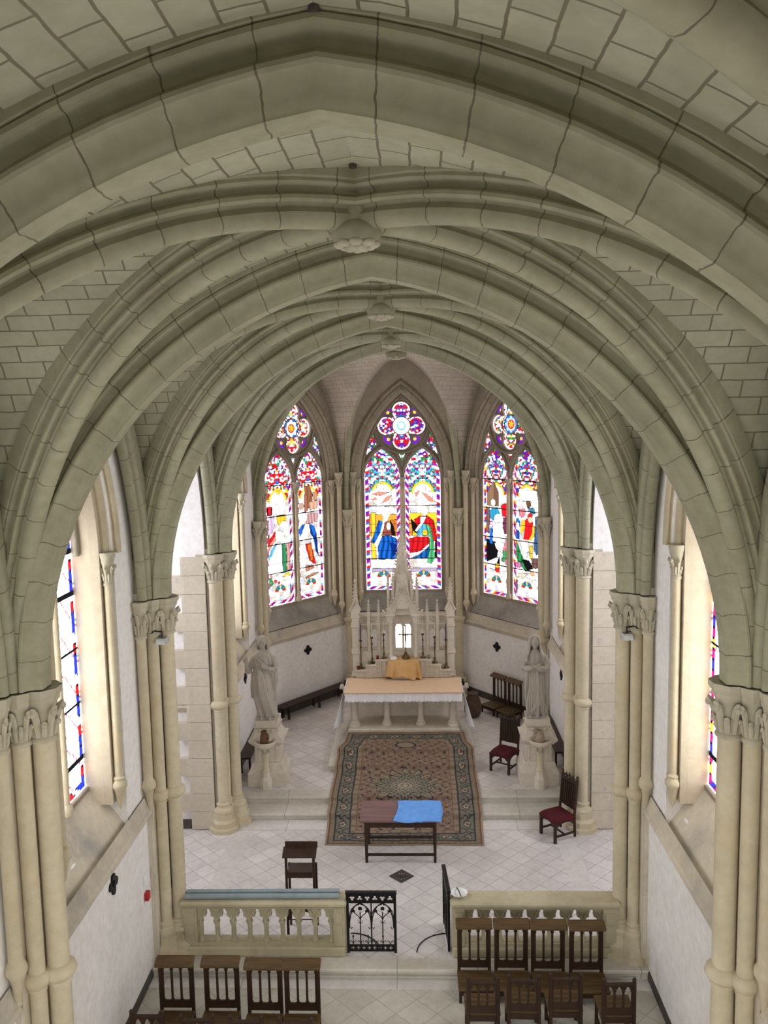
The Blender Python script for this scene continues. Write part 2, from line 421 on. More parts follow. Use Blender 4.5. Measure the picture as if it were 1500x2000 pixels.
def abacus(mb, cx, cy, z, R):
    mb.lathe([(R*.98, 0), (R*1.04, .03), (R*1.02, .05), (R*1.16, .09), (R*1.2, .11), (R*1.2, .16)], cx, cy, z, 8, pi/8)
def attic(mb, cx, cy, z, r, s=1.):
    mb.lathe([(r*1.75, 0), (r*1.75, .03), (r*1.85, .06), (r*1.7, .11), (r*1.35, .13), (r*1.2, .17), (r*1.35, .20), (r*1.3, .23), (r, .25)], cx, cy, z, 16)
def plinth(mb, cx, cy, z0, z1, r):
    mb.lathe([(r*1.25, 0), (r*1.25, (z1-z0)*.55), (r*1.0, (z1-z0)*.7), (r*1.0, z1-z0)], cx, cy, z0, 8, pi/8)
def ring(mb, cx, cy, z, r):
    mb.lathe([(r, -.10), (r*1.15, -.09), (r*1.1, -.06), (r*1.35, -.03), (r*1.62, .03), (r*1.5, .09), (r*1.15, .12), (r, .13)], cx, cy, z, 16)
PIERN = {0: 'beside the loft', 1: 'outside the near edge of the view', 2: 'nearest the viewer', 3: 'at the end of the altar rail', 4: 'at the chancel arch by the steps'}
def pier(k, sx):
    side = 'left' if sx < 0 else 'right'; y = D[k]; zf = 0. if k >= 3 else -.17
    e = E('clustered_pier', 'cluster of cream stone shafts on the '+side+' wall '+PIERN[k], 'column', (sx*4.1, y, zf), group='clustered wall piers')
    shafts = [(3.8, 0, .125, 0), (3.98, -.17, .095, 0), (3.98, .17, .095, 0), (4.10, -.40, .08, 1), (4.10, .40, .08, 1)]
    if k == 3: shafts[4] = (4.13, .40, .10, 0)
    if k == 4: shafts[3] = (4.02, -.38, .12, 0)
    mb = MB()
    mb.box(min(sx*3.93, sx*4.2), max(sx*3.93, sx*4.2), y-.14, y+.14, zf, SPR+.1)
    mb.box(min(sx*4.07, sx*4.2), max(sx*4.07, sx*4.2), y-.36, y+.36, zf, SPR+.1)
    mb.build('pier_core', M_ash, e)
    abm = MB()
    for (x, dy, r, short) in shafts:
        s = MB(); x = sx*x; yy = y+dy
        zb = zf+.62 if not short else 3.25
        s.tube([(x, yy, zb), (x, yy, SPR-.60)], r, 20); s.build('shaft', M_shaft, e, smooth=40)
        R = r*1.55; bm = MB()
        if 1:
            c = MB(); leaf_cap(c, x, yy, SPR-.62, r*.98, R, .44, 6); c.build('capital', M_cap, e, smooth=45)
            abacus(abm, x, yy, SPR-.18, R)
        if short:
            bm.lathe([(.0, -.55), (.04, -.5), (r*.8, -.2), (r*1.2, -.14), (r*1.5, -.10), (r*1.5, -.05), (r*1.3, 0), (r, .03)], x, yy, zb, 12)
        else:
            attic(bm, x, yy, zf+.40, r); plinth(bm, x, yy, zf, zf+.40, r*1.9); plinth(bm, x, yy, zf, zf+.16, r*2.3)
            rm = MB(); ring(rm, x, yy, 2.87, r); rm.build('shaft_ring', M_shaft, e, smooth=45)
        bm.build('corbel' if short else 'base', M_shaft, e, smooth=35)
    abm.box(min(sx*3.8, sx*4.4), max(sx*3.8, sx*4.4), y-.15, y+.15, SPR-.16, SPR-.02)
    abm.box(min(sx*4.0, sx*4.4), max(sx*4.0, sx*4.4), y-.42, y+.42, SPR-.16, SPR-.02)
    abm.build('abacus', M_cap, e, smooth=30)
    return e
for k in range(1, 5):
    for sx in (-1, 1): pier(k, sx)
def apse_pier(x, y, label, a):
    """two shafts on the angle of the apse"""
    e = E('angle_shafts', label, 'column', (x, y, .3), group='apse angle shafts')
    s = MB(); s.tube([(x, y, .95), (x, y, SPR-.55)], .12, 18); s.build('shaft', M_shaft, e, smooth=40)
    cm = MB(); leaf_cap(cm, x, y, SPR-.58, .115, .18, .42, 6); cm.build('capital', M_cap, e, smooth=45)
    am = MB(); abacus(am, x, y, SPR-.16, .18); am.build('abacus', M_cap, e, smooth=30)
    bm = MB(); attic(bm, x, y, .72, .12); plinth(bm, x, y, .3, .72, .2); bm.build('base', M_shaft, e, smooth=35)
    rm = MB(); ring(rm, x, y, 2.72, .12); rm.build('shaft_ring', M_shaft, e, smooth=45)
    for da in a:
        xx, yy = x+da[0], y+da[1]; top = da[2]
        s = MB(); s.tube([(xx, yy, 3.35), (xx, yy, top-.4)], .07, 14)
        s.build('slim_shaft', M_shaft, e, smooth=40)
        cm = MB(); leaf_cap(cm, xx, yy, top-.42, .07, .11, .30, 6); abacus(cm, xx, yy, top-.12, .11); cm.build('small_capital', M_cap, e, smooth=45)
        bm = MB(); bm.lathe([(0, -.4), (.05, -.2), (.10, -.12), (.11, -.05), (.09, 0), (.07, .04)], xx, yy, 3.35, 12); bm.build('corbel', M_shaft, e, smooth=45)
    return e
apse_pier(-1.76, 26.5, 'tall angle shafts to the left of the central window', [(-.22, -.12, 7.45), (.2, .1, 7.45)])
apse_pier(1.76, 26.5, 'tall angle shafts to the right of the central window', [(.22, -.12, 7.45), (-.2, .1, 7.45)])
apse_pier(-4.0, 23.72, 'angle shafts behind the left statue', [(-.05, -.3, 6.3)])
apse_pier(4.0, 23.72, 'angle shafts behind the right statue', [(.05, -.3, 6.3)])

# ------------------------------------------------------------------ walls with windows
ZW0, ZSP = 3.60, 7.22
def opening(hw, z0, rise, cx=0., n=12, zs=ZSP):
    a = arch2(hw, rise, zs, cx, n); return [(cx-hw, z0)]+a+[(cx+hw, z0)]
def wall_panel(name, o, u, w, L, zb, zt, wins, th=.55, mat=None, arches=()):
    """o start point, u along the wall, w outward normal"""
    mb = MB(); loops = [[(0, zb), (L, zb), (L, zt), (0, zt)]]
    for cx, hw, z0, rise in wins: loops.append([(cx-hw-.2, z0)]+arch2(hw, rise, ZSP, cx, 14, -.2)+[(cx+hw+.2, z0)])
    for lp in arches: loops.append(lp)
    mb.plate(loops, 0, th, (o, u, (0, 0, 1), w))
    return struct(mb.build(name, mat or M_plas))
def tracery_window(name, c, u, w, hw, half_glass, glass_fn, apse=True, rise=2.7, dp=0.):
    """c: centre of the wall face in plan, u along, w outward"""
    c, u, w = Vector((c[0], c[1], 0)), Vector(u), Vector(w); Z = Vector((0, 0, 1))
    e = EB(name, (c.x, c.y, ZW0))
    g = half_glass
    mb = MB(); sp = ZSP; lh = g*.445
    loops = [opening(hw, ZW0-.12, rise+.02)]
    for s in (-1, 1):
        loops.append(opening(lh, ZW0, .95*g/1.28, s*g*.505, 8, sp))
    rc, rr = 8.90, .80*g/1.28
    if g > 1.2:
        pass
    else: rc = 8.55
    d = .47*g/1.28; lr = .285*g/1.28
    # rose: four lobes and a centre, open shapes between
    pts = []
    for i in range(4):
        a = pi/2*i; loops.append(circ(d*cos(a), rc+d*sin(a), lr, 18)) if False else None
    quat = []
    for i in range(4):
        a = pi/2*i; h = pi/2+.62
        quat += [(d*cos(a)+lr*cos(a+t), rc+d*sin(a)+lr*sin(a+t)) for t in [(-h+2*h*j/14) for j in range(15)]]
    loops.append(quat)
    for i in range(4 if apse else 0):
        a = pi/4+pi/2*i; q = .66*g/1.28
        loops.append([(q*cos(a-.27), rc+q*sin(a-.27)), (q*1.1*cos(a-.14), rc+q*1.1*sin(a-.14)), (q*1.13*cos(a), rc+q*1.13*sin(a)), (q*1.1*cos(a+.14), rc+q*1.1*sin(a+.14)), (q*cos(a+.27), rc+q*sin(a+.27)), (q*.82*cos(a), rc+q*.82*sin(a))])
    for s in ((-1, 1) if apse else ()):
        k = g/1.28
        loops.append([(s*1.19*k, ZSP+.72*k), (s*1.11*k, ZSP+1.08*k), (s*.91*k, ZSP+1.52*k), (s*.88*k, ZSP+1.28*k), (s*.81*k, ZSP+1.1*k), (s*.98*k, ZSP+.93*k)])
    loops.append([(-.10, 8.02), (.10, 8.02), (0, 7.80)])
    mb.plate(loops, .26+dp, .38+dp, ((c.x, c.y, 0), u, Z, w))
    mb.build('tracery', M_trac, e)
    # roll mouldings on the tracery: mullion, light arches, rose ring
    def P(a, z, dd): q = c+u*a+w*(dd+(dp if dd > .15 else 0)); return (q.x, q.y, z)
    mb = MB(); mb.tube([P(0, ZW0, .2), P(0, sp-.3, .2)], .055, 10)
    for dz in (ZW0+.02, ): mb.lathe([(.09, 0), (.09, .1), (.06, .16)], *P(0, 0, .2)[:2], dz, 10)
    mb.build('mullion', M_shaft, e, smooth=50)
    mb = MB(); leaf_cap(mb, *P(0, 0, .2)[:2], sp-.32, .05, .085, .22, 5); abacus(mb, *P(0, 0, .2)[:2], sp-.1, .08); mb.build('mullion_capital', M_cap, e, smooth=45)
    mb = MB()
    for s in (-1, 1):
        mb.tube([P(x, z, .24) for x, z in arch2(lh+.06, .95*g/1.28+.09, sp, s*g*.505, 10)], .045, 8)
    mb.tube([P(x, z, .24) for x, z in circ(0, rc, rr+.05, 36)+[circ(0, rc, rr+.05, 36)[0]]], .05, 8)
    mb.tube([P(x, z, .25) for x, z in circ(0, rc, lr*1.0, 24)+[circ(0, rc, lr*1.0, 24)[0]]], .018, 6)
    for i in range(4):
        a = pi/2*i; cc = circ(d*cos(a), rc+d*sin(a), lr+.02, 18, a-2.2)
        mb.tube([P(x, z, .25) for x, z in cc[:14]], .022, 6)
    mb.tube([P(x, z, .22) for x, z in arch2(hw-.05, rise-.06, sp, 0, 14)], .05, 8)
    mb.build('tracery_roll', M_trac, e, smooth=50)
    # splayed outer arch orders and jamb colonnettes
    mb = MB(); n = 18
    prof = [(0, .30), (.04, .24), (.10, .22), (.12, .16), (.10, .10), (.14, .06), (.22, .05), (.26, -.02), (.22, -.07), (.30, -.10), (.36, -.06), (.38, 0)]
    rows = []; U = []
    A = arch2(hw, rise, sp, 0, n)
    c0 = (rise*rise-hw*hw)/(2*hw)
    for i, (x, z) in enumerate(A):
        row = []
        for a, dd in prof:
            R0 = hw+c0+a; tm = acos(max(-1, min(1, c0/R0))); j = i if i <= n else 2*n-i; th = tm*j/n
            xx = c0-R0*cos(th); zz = sp+R0*sin(th)
            if i > n: xx = -xx
            row.append(P(xx, zz, dd))
        rows.append(row); U.append(i*.22)
    mb.grid(rows, lambda i, j: (U[i], 0)); mb.build('arch_moulding', M_winarch if apse else M_shaft, e, smooth=38)
    for s in (-1, 1):
        mb = MB(); xx = s*(hw+.10); mb.tube([P(xx, ZW0+.08, .06), P(xx, sp-.4, .06)], .065, 14)
        mb.lathe([(.065, .14), (.10, .11), (.085, .07), (.12, .02), (.12, -.04), (.09, -.08), (.05, -.3), (0, -.42)][::-1], *P(xx, 0, .06)[:2], ZW0, 12)
        mb.build('colonnette', M_shaft, e, smooth=45)
        mb = MB(); leaf_cap(mb, *P(xx, 0, .06)[:2], sp-.46, .063, .105, .33, 6); abacus(mb, *P(xx, 0, .06)[:2], sp-.13, .105); mb.build('colonnette_capital', M_cap, e, smooth=45)
    # sloping sill
    mb = MB(); zlow = 2.98 if apse else 2.8
    q_ = hw+.215; mb.grid([[tuple(c+u*x+w*dd+Z*z) for x in (-q_, q_)] for dd, z in ((-.02, zlow), (.31+dp, ZW0), (.40+dp, ZW0), (.40+dp, zlow-.1), (.02, zlow-.1))])
    mb.build('sill_slope', M_sillA if apse else M_sill, e)
    def ol(a): return [(-hw-a, ZW0-.3)]+arch2(hw, rise, sp, 0, 14, -a)+[(hw+a, ZW0-.3)]
    mb = MB(); mb.grid([[tuple(c+u*x+w*dd+Z*z) for x, z in ol(a)] for a, dd in ((-.004, .38+dp), (-.004, .16), (.0, .14), (.20, .14), (.203, .13), (.203, -.004))]); mb.build('reveal_lining', M_winarch2 if apse else M_reveal, e, smooth=25)
    g_ = glass_fn(e, c, u, w, hw)
    return e

# string course, sloped ledge
def string(pts, name='trim_1', mat=None, z=2.72, mit=True):
    """moulded course following plan points; second list = inward offset direction handled by mitre"""
    prof = [(0, -.16), (.03, -.15), (.05, -.08), (.09, -.06), (.12, -.01), (.10, .03), (.07, .05), (.04, .12), (0, .26)]
    rows = []; V = [Vector((*p, 0)) for p in pts]
    for i, p in enumerate(V):
        d1 = (V[i]-V[i-1]).normalized() if i else (V[1]-V[0]).normalized(); d2 = (V[i+1]-V[i]).normalized() if i < len(V)-1 else d1
        n1 = Vector((-d1.y, d1.x, 0)); n2 = Vector((-d2.y, d2.x, 0)); nn = (n1+n2).normalized(); nn /= max(.3, nn.dot(n1))
        rows.append([(p.x+nn.x*a, p.y+nn.y*a, z+h) for a, h in prof])
    mb = MB(); mb.grid(rows); return struct(mb.build(name, mat or M_sill, smooth=25))
# ------------------------------------------------------------------ stained glass
def glass_mat(name, s):
    m = bpy.data.materials.new(name); m.use_nodes = True; nt = m.node_tree; nt.nodes.clear()
    o = nt.nodes.new('ShaderNodeOutputMaterial'); em = nt.nodes.new('ShaderNodeEmission'); a = nt.nodes.new('ShaderNodeAttribute')
    a.attribute_name = 'Col'; nt.links.new(a.outputs['Color'], em.inputs[0]); em.inputs[1].default_value = s; nt.links.new(em.outputs[0], o.inputs[0])
    return m
M_glassA = glass_mat('stained_glass_daylit', APSE_GLASS); M_glassS = glass_mat('side_stained_glass_daylit', SIDE_GLASS)
WH = (4.4, 4.3, 4.2); RED = (1.1, .02, .03); BLU = (.02, .22, 1.0); PUR = (.22, .02, .62); YEL = (1.5, .85, .05); GRN = (.05, .45, .12)
LBL = (.15, .75, 1.3); PNK = (1.2, .35, .45); BLK = (.01, .01, .012); ORG = (.95, .28, .04); BRN = (.32, .13, .06); SKN = (2.6, 1.9, 1.5); LIL = (1.0, .75, 1.1)
class Canvas:
    def __init__(s, x0, x1, z0, z1, nx, nz, bg=WH):
        s.b = (x0, x1, z0, z1); s.nx, s.nz = nx, nz
        xs = x0+(np.arange(nx)+.5)*(x1-x0)/nx; zs = z0+(np.arange(nz)+.5)*(z1-z0)/nz
        s.X, s.Z = np.meshgrid(xs, zs); s.C = np.zeros((nz, nx, 3)); s.C[:] = bg
    def inside(s, pts):
        r = np.zeros(s.X.shape, bool); n = len(pts)
        for i in range(n):
            (x1, z1), (x2, z2) = pts[i], pts[(i+1) % n]
            if z1 == z2: continue
            c = ((z1 > s.Z) != (z2 > s.Z)) & (s.X < (x2-x1)*(s.Z-z1)/(z2-z1)+x1); r ^= c
        return r
    def segd(s, a, b):
        ax, az = a; bx, bz = b; dx, dz = bx-ax, bz-az; L = dx*dx+dz*dz+1e-12
        t = np.clip(((s.X-ax)*dx+(s.Z-az)*dz)/L, 0, 1); return np.hypot(s.X-ax-t*dx, s.Z-az-t*dz)
    def line(s, pts, w, col):
        for i in range(len(pts)-1): s.C[s.segd(pts[i], pts[i+1]) < w] = col
    def poly(s, pts, col, lead=.007, shade=0.):
        m = s.inside(pts); s.C[m] = col
        if shade:   # painted folds of the glass
            f = .5+.5*np.sin(s.X*44+1.6*np.sin(s.Z*2.6+s.X*5)+.8*np.sin(s.Z*7)); k = 1-shade*f; s.C[m] *= k[m][:, None]
        if lead: s.line(list(pts)+[pts[0]], lead, BLK)
    def ell(s, c, rx, rz, col, lead=.006):
        q = [(c[0]+rx*cos(2*pi*k/20), c[1]+rz*sin(2*pi*k/20)) for k in range(20)]; s.poly(q, col, lead)
    def mosaic(s, mask, pal, size, seed, cx=0., lead=.13, lc=BLK):
        """leaded mosaic of small pieces, mirrored about cx"""
        X = np.abs(s.X-cx); gx, gz = X/size, s.Z/size; ix, iz = np.floor(gx).astype(int), np.floor(gz).astype(int)
        best = np.full(X.shape, 9.); sec = np.full(X.shape, 9.); idv = np.zeros(X.shape, int)
        for dx in (-1, 0, 1):
            for dz in (-1, 0, 1):
                jx, jz = ix+dx, iz+dz; h = (jx*73856093 ^ jz*19349663 ^ seed*83492791) & 0xffff
                px = jx+.2+.6*((h % 97)/97.); pz = jz+.2+.6*((h//97 % 89)/89.); d = np.hypot(gx-px, gz-pz)
                m = d < best; sec = np.where(m, best, np.minimum(sec, d)); idv = np.where(m, h, idv); best = np.where(m, d, best)
        P = np.array(pal); c = P[(idv//7) % len(pal)]; c = np.where((sec-best < lead)[..., None], np.array(lc), c); s.C[mask] = c[mask]
    def to_mesh(s, name, mat, parent, fn, mask):
        nx, nz = s.nx, s.nz; x0, x1, z0, z1 = s.b
        vid = -np.ones((nz+1, nx+1), int); used = np.zeros((nz+1, nx+1), bool)
        used[:-1, :-1] |= mask; used[1:, :-1] |= mask; used[:-1, 1:] |= mask; used[1:, 1:] |= mask
        vid[used] = np.arange(used.sum()); jj, ii = np.nonzero(used)
        vx = x0+ii*(x1-x0)/nx; vz = z0+jj*(z1-z0)/nz; V = fn(vx, vz)
        off = Vector((0, 0, 0)); q = parent
        while q is not None: off += q.location; q = q.parent
        V = V-np.array(off)
        a, b = np.nonzero(mask); F = np.stack([vid[a, b], vid[a, b+1], vid[a+1, b+1], vid[a+1, b]], 1)
        me = bpy.data.meshes.new(name); me.vertices.add(len(V)); me.vertices.foreach_set('co', V.astype(np.float32).ravel())
        me.loops.add(F.size); me.loops.foreach_set('vertex_index', F.ravel().astype(np.int32))
        me.polygons.add(len(F)); me.polygons.foreach_set('loop_start', np.arange(0, F.size, 4, dtype=np.int32))
        me.update(calc_edges=True)
        ca = me.color_attributes.new('Col', 'FLOAT_COLOR', 'CORNER'); cc = np.repeat(np.concatenate([s.C[a, b], np.ones((len(a), 1))], 1), 4, 0)
        ca.data.foreach_set('color', cc.astype(np.float32).ravel()); me.materials.append(mat); me.validate()
        o = bpy.data.objects.new(name, me); COL.objects.link(o)
        if parent: o.parent = parent
        return o
def light_dist(c, cx, lh, rise, sp=ZSP, z0=ZW0):
    X = np.abs(c.X-cx); cc = (rise*rise-lh*lh)/(2*lh); R = lh+cc
    d1 = np.minimum(lh-X, c.Z-z0); d2 = R-np.hypot(X+cc, c.Z-sp)
    return np.where(c.Z < sp, d1, d2)
def border(c, d, w0, w1, pal, step=.085):
    m = (d > w0) & (d < w1); t = np.floor((c.Z+np.abs(c.X)*.9+.5*(d-w0))/step).astype(int); P = np.array(pal); c.C[m] = P[t % len(pal)][m]
    q = ((c.Z+np.abs(c.X)*.9+.5*(d-w0))/step) % 1.; c.C[m & (q < .12)] = BLK
    c.C[(d > w0-.012) & (d <= w0)] = PNK; c.C[(d > w1) & (d < w1+.012)] = (1.0, .1, .3)
def bars(c, zs, w=.016):
    for z, sk in zs: c.C[np.abs(c.Z-z-sk*c.X) < w] = BLK
def common(c, g, pal_top, seed):
    lh = g*.445; ds = []
    for s in (-1, 1):
        cx = s*g*.505; d = light_dist(c, cx, lh, .95*g/1.28); ds.append(d); ins = d > 0
        c.mosaic(ins & (c.Z > 6.75), pal_top, .062, seed, cx, .10)
        # painted canopy: pale lobed arch over the scene
        c.C[ins & (np.hypot((c.X-cx)/.36, (c.Z-6.72)/.40) < 1)] = YEL
        c.C[ins & (np.hypot((c.X-cx)/.30, (c.Z-6.70)/.34) < 1)] = WH
        c.mosaic(ins & (c.Z < 6.72), [(4.2, 4.1, 4), (.95, .90, .82), (4, 3.6, 3.2), (.80, .72, .62), (.78, .86, .98), (4.4, 4.3, 4.2), (3, 2.9, 2.8)], .135, seed+3, cx-3.3, .05, (.5, .46, .42))
        c.mosaic(ins & (np.hypot((c.X-cx)/.30, (c.Z-6.70)/.34) < 1), [(2.6, 2.5, 2.4), (1.6, 1.5, 1.4), (3, 2.9, 2.8)], .12, seed+3, cx-3.3, .05, (.5, .46, .42))
    return ds
def rose(c, g, cen, pal, rc=8.90, seed=3):
    k = g/1.28; d, lr = .47*k, .285*k
    m = (c.Z > 7.70); c.mosaic(m, [(.5, .8, 1.3), RED, WH, PUR, GRN, WH], .075, seed)
    for i in range(4):
        a = pi/2*i; cx, cz = d*cos(a), rc+d*sin(a); r = np.hypot(c.X-cx, c.Z-cz)
        c.C[r < lr+.02] = WH; c.C[r < lr*.87] = RED; mm = r < lr*.80; c.mosaic(mm, pal, .06, seed+i)
        q = np.hypot(c.X-cx*1.05, c.Z-rc-(cz-rc)*1.05); c.C[q < .035] = WH
    for i in range(4):
        a = pi/4+pi/2*i; q = .6*k; m = np.hypot(c.X-q*cos(a), c.Z-rc-q*sin(a)); c.C[m < .17] = PUR; c.C[m < .05] = YEL
    r = np.hypot(c.X, c.Z-rc); c.C[r < lr*1.05] = BLK; c.C[r < lr*.95] = cen[0]; a = np.arctan2(c.Z-rc, c.X)
    c.C[(r < lr*(.62+.26*np.abs(np.cos(4*a))))] = cen[1]; c.C[r < lr*.5] = cen[2]; c.C[(r < lr*.36) & (np.abs(np.sin(3*a+.4)) > .5)] = cen[3]
def base_panels(c, g, sk=0.):
    for s in (-1, 1):
        cx = s*g*.505; z = 4.00
        c.line([(cx-.42, z+.33), (cx+.42, z+.33)], .008, (.5, .45, .35)); c.line([(cx-.42, z-.13), (cx+.42, z-.13)], .006, (.7, .6, .3))
        r = np.hypot(c.X-cx, c.Z-z); a = np.arctan2(c.Z-z, c.X-cx); m = (c.Z > z) & (r < .23)
        c.C[m] = (1.3, .9, .3); m = (c.Z > z) & (r < .21); P = np.array([RED, GRN, BLU, YEL, BLU, GRN, RED]); c.C[m] = P[np.clip((a/pi*7).astype(int), 0, 6)][m]
        c.C[m & (np.abs((a/pi*7) % 1-.5) > .42)] = BLK; c.C[m & (r < .07)] = WH; c.C[(c.Z > z) & (np.abs(r-.22) < .007)] = BLK
def win_canvas(): return Canvas(-1.32, 1.32, 3.55, 9.98, 168, 410)
def paint_centre(e, c0, u, w, hw):
    c = win_canvas(); g = 1.28; T = lambda L: [((x-467)/308, 3.6+(1925-y)/306) for x, y in L]
    ds = common(c, g, [WH, LBL, WH, RED, PNK, LBL, WH, PUR, (.1, .5, .7), GRN], 5)
    P = lambda L, col, sh=0., ld=.006: c.poly(T(L), col, ld, sh)
    def El(x, y, rx, ry, col): c.ell(T([(x, y)])[0], rx/308, ry/306, col)
    # clouds of pale angels with salmon wings
    for x, y in ((180, 960), (250, 900), (320, 990), (390, 950), (220, 1040), (590, 1000), (660, 920), (740, 980), (800, 1030), (650, 1040), (560, 1080), (380, 1060)): El(x, y, 38, 32, (3, 2.7, 2.4))
    for L in ([(150, 970), (230, 945), (330, 955), (250, 985)], [(260, 1060), (300, 1000), (360, 980), (330, 1030)], [(650, 950), (720, 985), (800, 1060), (720, 1040)], [(150, 1020), (200, 1000), (215, 1020), (160, 1035)], [(590, 960), (640, 940), (600, 1010)]): P(L, (1.2, .38, .25))
    P([(135, 1170), (440, 1170), (440, 1385), (135, 1385)], (1.15, .52, .06)); P([(150, 1150), (195, 1150), (195, 1610), (150, 1610)], YEL)
    P([(345, 1230), (440, 1215), (440, 1370), (390, 1370)], ORG, .3); P([(335, 1225), (372, 1290), (392, 1395), (345, 1370)], BLK)
    P([(225, 1230), (275, 1245), (250, 1370), (180, 1465), (148, 1445)], BLU, .6); P([(270, 1180), (330, 1185), (300, 1260), (250, 1370), (190, 1500), (180, 1460), (240, 1350), (262, 1260)], WH)
    El(298, 1150, 46, 58, (3, 2.8, 2.2)); El(300, 1150, 27, 36, SKN)
    P([(285, 1240), (340, 1245), (352, 1375), (262, 1378)], (.5, .12, .09), .3); El(322, 1290, 22, 40, SKN)
    P([(255, 1392), (310, 1375), (382, 1402), (425, 1440), (418, 1618), (218, 1620), (212, 1490)], BLU, .75)
    P([(330, 1450), (400, 1470), (400, 1560), (360, 1600)], (.005, .03, .25), 0, 0)
    P([(135, 1628), (440, 1628), (440, 1700), (135, 1700)], WH); P([(150, 1712), (440, 1712), (440, 1745), (150, 1745)], (.62, .5, .7)); P([(500, 1712), (800, 1712), (800, 1745), (500, 1745)], (.62, .5, .7))
    P([(500, 1160), (810, 1160), (810, 1385), (500, 1385)], YEL); P([(505, 1230), (560, 1230), (560, 1385), (505, 1385)], (1.0, .4, .05), .3)
    P([(700, 1185), (770, 1235), (795, 1350), (800, 1435), (770, 1440), (750, 1340)], RED, .4)
    P([(580, 1225), (635, 1190), (700, 1195), (760, 1245), (770, 1330), (700, 1270), (630, 1290), (590, 1280)], RED, .4)
    El(520, 1150, 22, 38, SKN); El(681, 1140, 34, 52, (3, 2.7, 2.2)); P([(545, 1215), (600, 1275), (640, 1330), (620, 1385), (560, 1330)], BLK)
    P([(670, 1262), (745, 1350), (690, 1392), (610, 1385), (600, 1360)], LBL, .5); P([(640, 1200), (700, 1200), (668, 1265), (600, 1350), (585, 1335), (640, 1260)], WH)
    P([(520, 1418), (600, 1395), (722, 1402), (735, 1468), (640, 1560), (508, 1590)], RED, .5); P([(508, 1562), (630, 1545), (735, 1455), (737, 1482), (630, 1580), (512, 1602)], (1.3, 1.3, 1.4), .4)
    P([(600, 1592), (725, 1500), (720, 1612), (520, 1615)], (.02, .2, .7), .7); El(684, 1358, 28, 30, YEL)
    P([(690, 1262), (742, 1300), (768, 1440), (782, 1610), (742, 1672), (700, 1655), (726, 1545), (728, 1405)], (.15, .75, .28), .55)
    P([(785, 1440), (805, 1440), (805, 1610), (785, 1610)], BLK)
    base_panels(c, g)
    for d in ds: border(c, d, .02, .115, [PUR, WH, BLU, RED, WH, (.5, .02, .5)])
    rose(c, g, (WH, (2.4, 1.9, 2.1), LBL, WH), [PUR, RED, BLU, WH, PUR, RED])
    bars(c, [(T([(0, y)])[0][1], 0) for y in (820, 1085, 1352, 1614)], .013); bars(c, [(T([(0, y)])[0][1], 0) for y in (1265, 1445, 1530)], .006)
    return finish(c, e, c0, u, w, hw, 2.7, M_glassA)
def finish(c, e, c0, u, w, hw, rise, mat, z0=ZW0-.05, dp=0.):
    d = light_dist(c, 0, hw+.03, rise+.05, ZSP, z0); uu, ww, cc = np.array(u), np.array(w), np.array(c0)
    def fn(x, z):
        return cc[None, :]+np.outer(x, uu)+np.outer(np.full(len(x), .32+dp), ww)+np.outer(z, np.array((0, 0, 1.)))
    return c.to_mesh('stained_glass', mat, e, fn, d > 0)
def obl(xl, xr, yb, ys):
    """maps picks on a slanted view of a window onto its own plane"""
    def f(L):
        o = []
        for x, y in L:
            t = (x-xl)/(xr-xl); b = yb[0]+(yb[1]-yb[0])*t; s = ys[0]+(ys[1]-ys[0])*t; o.append((-1.25+2.5*t, 3.6+(b-y)/(b-s)*3.62))
        return o
    return f
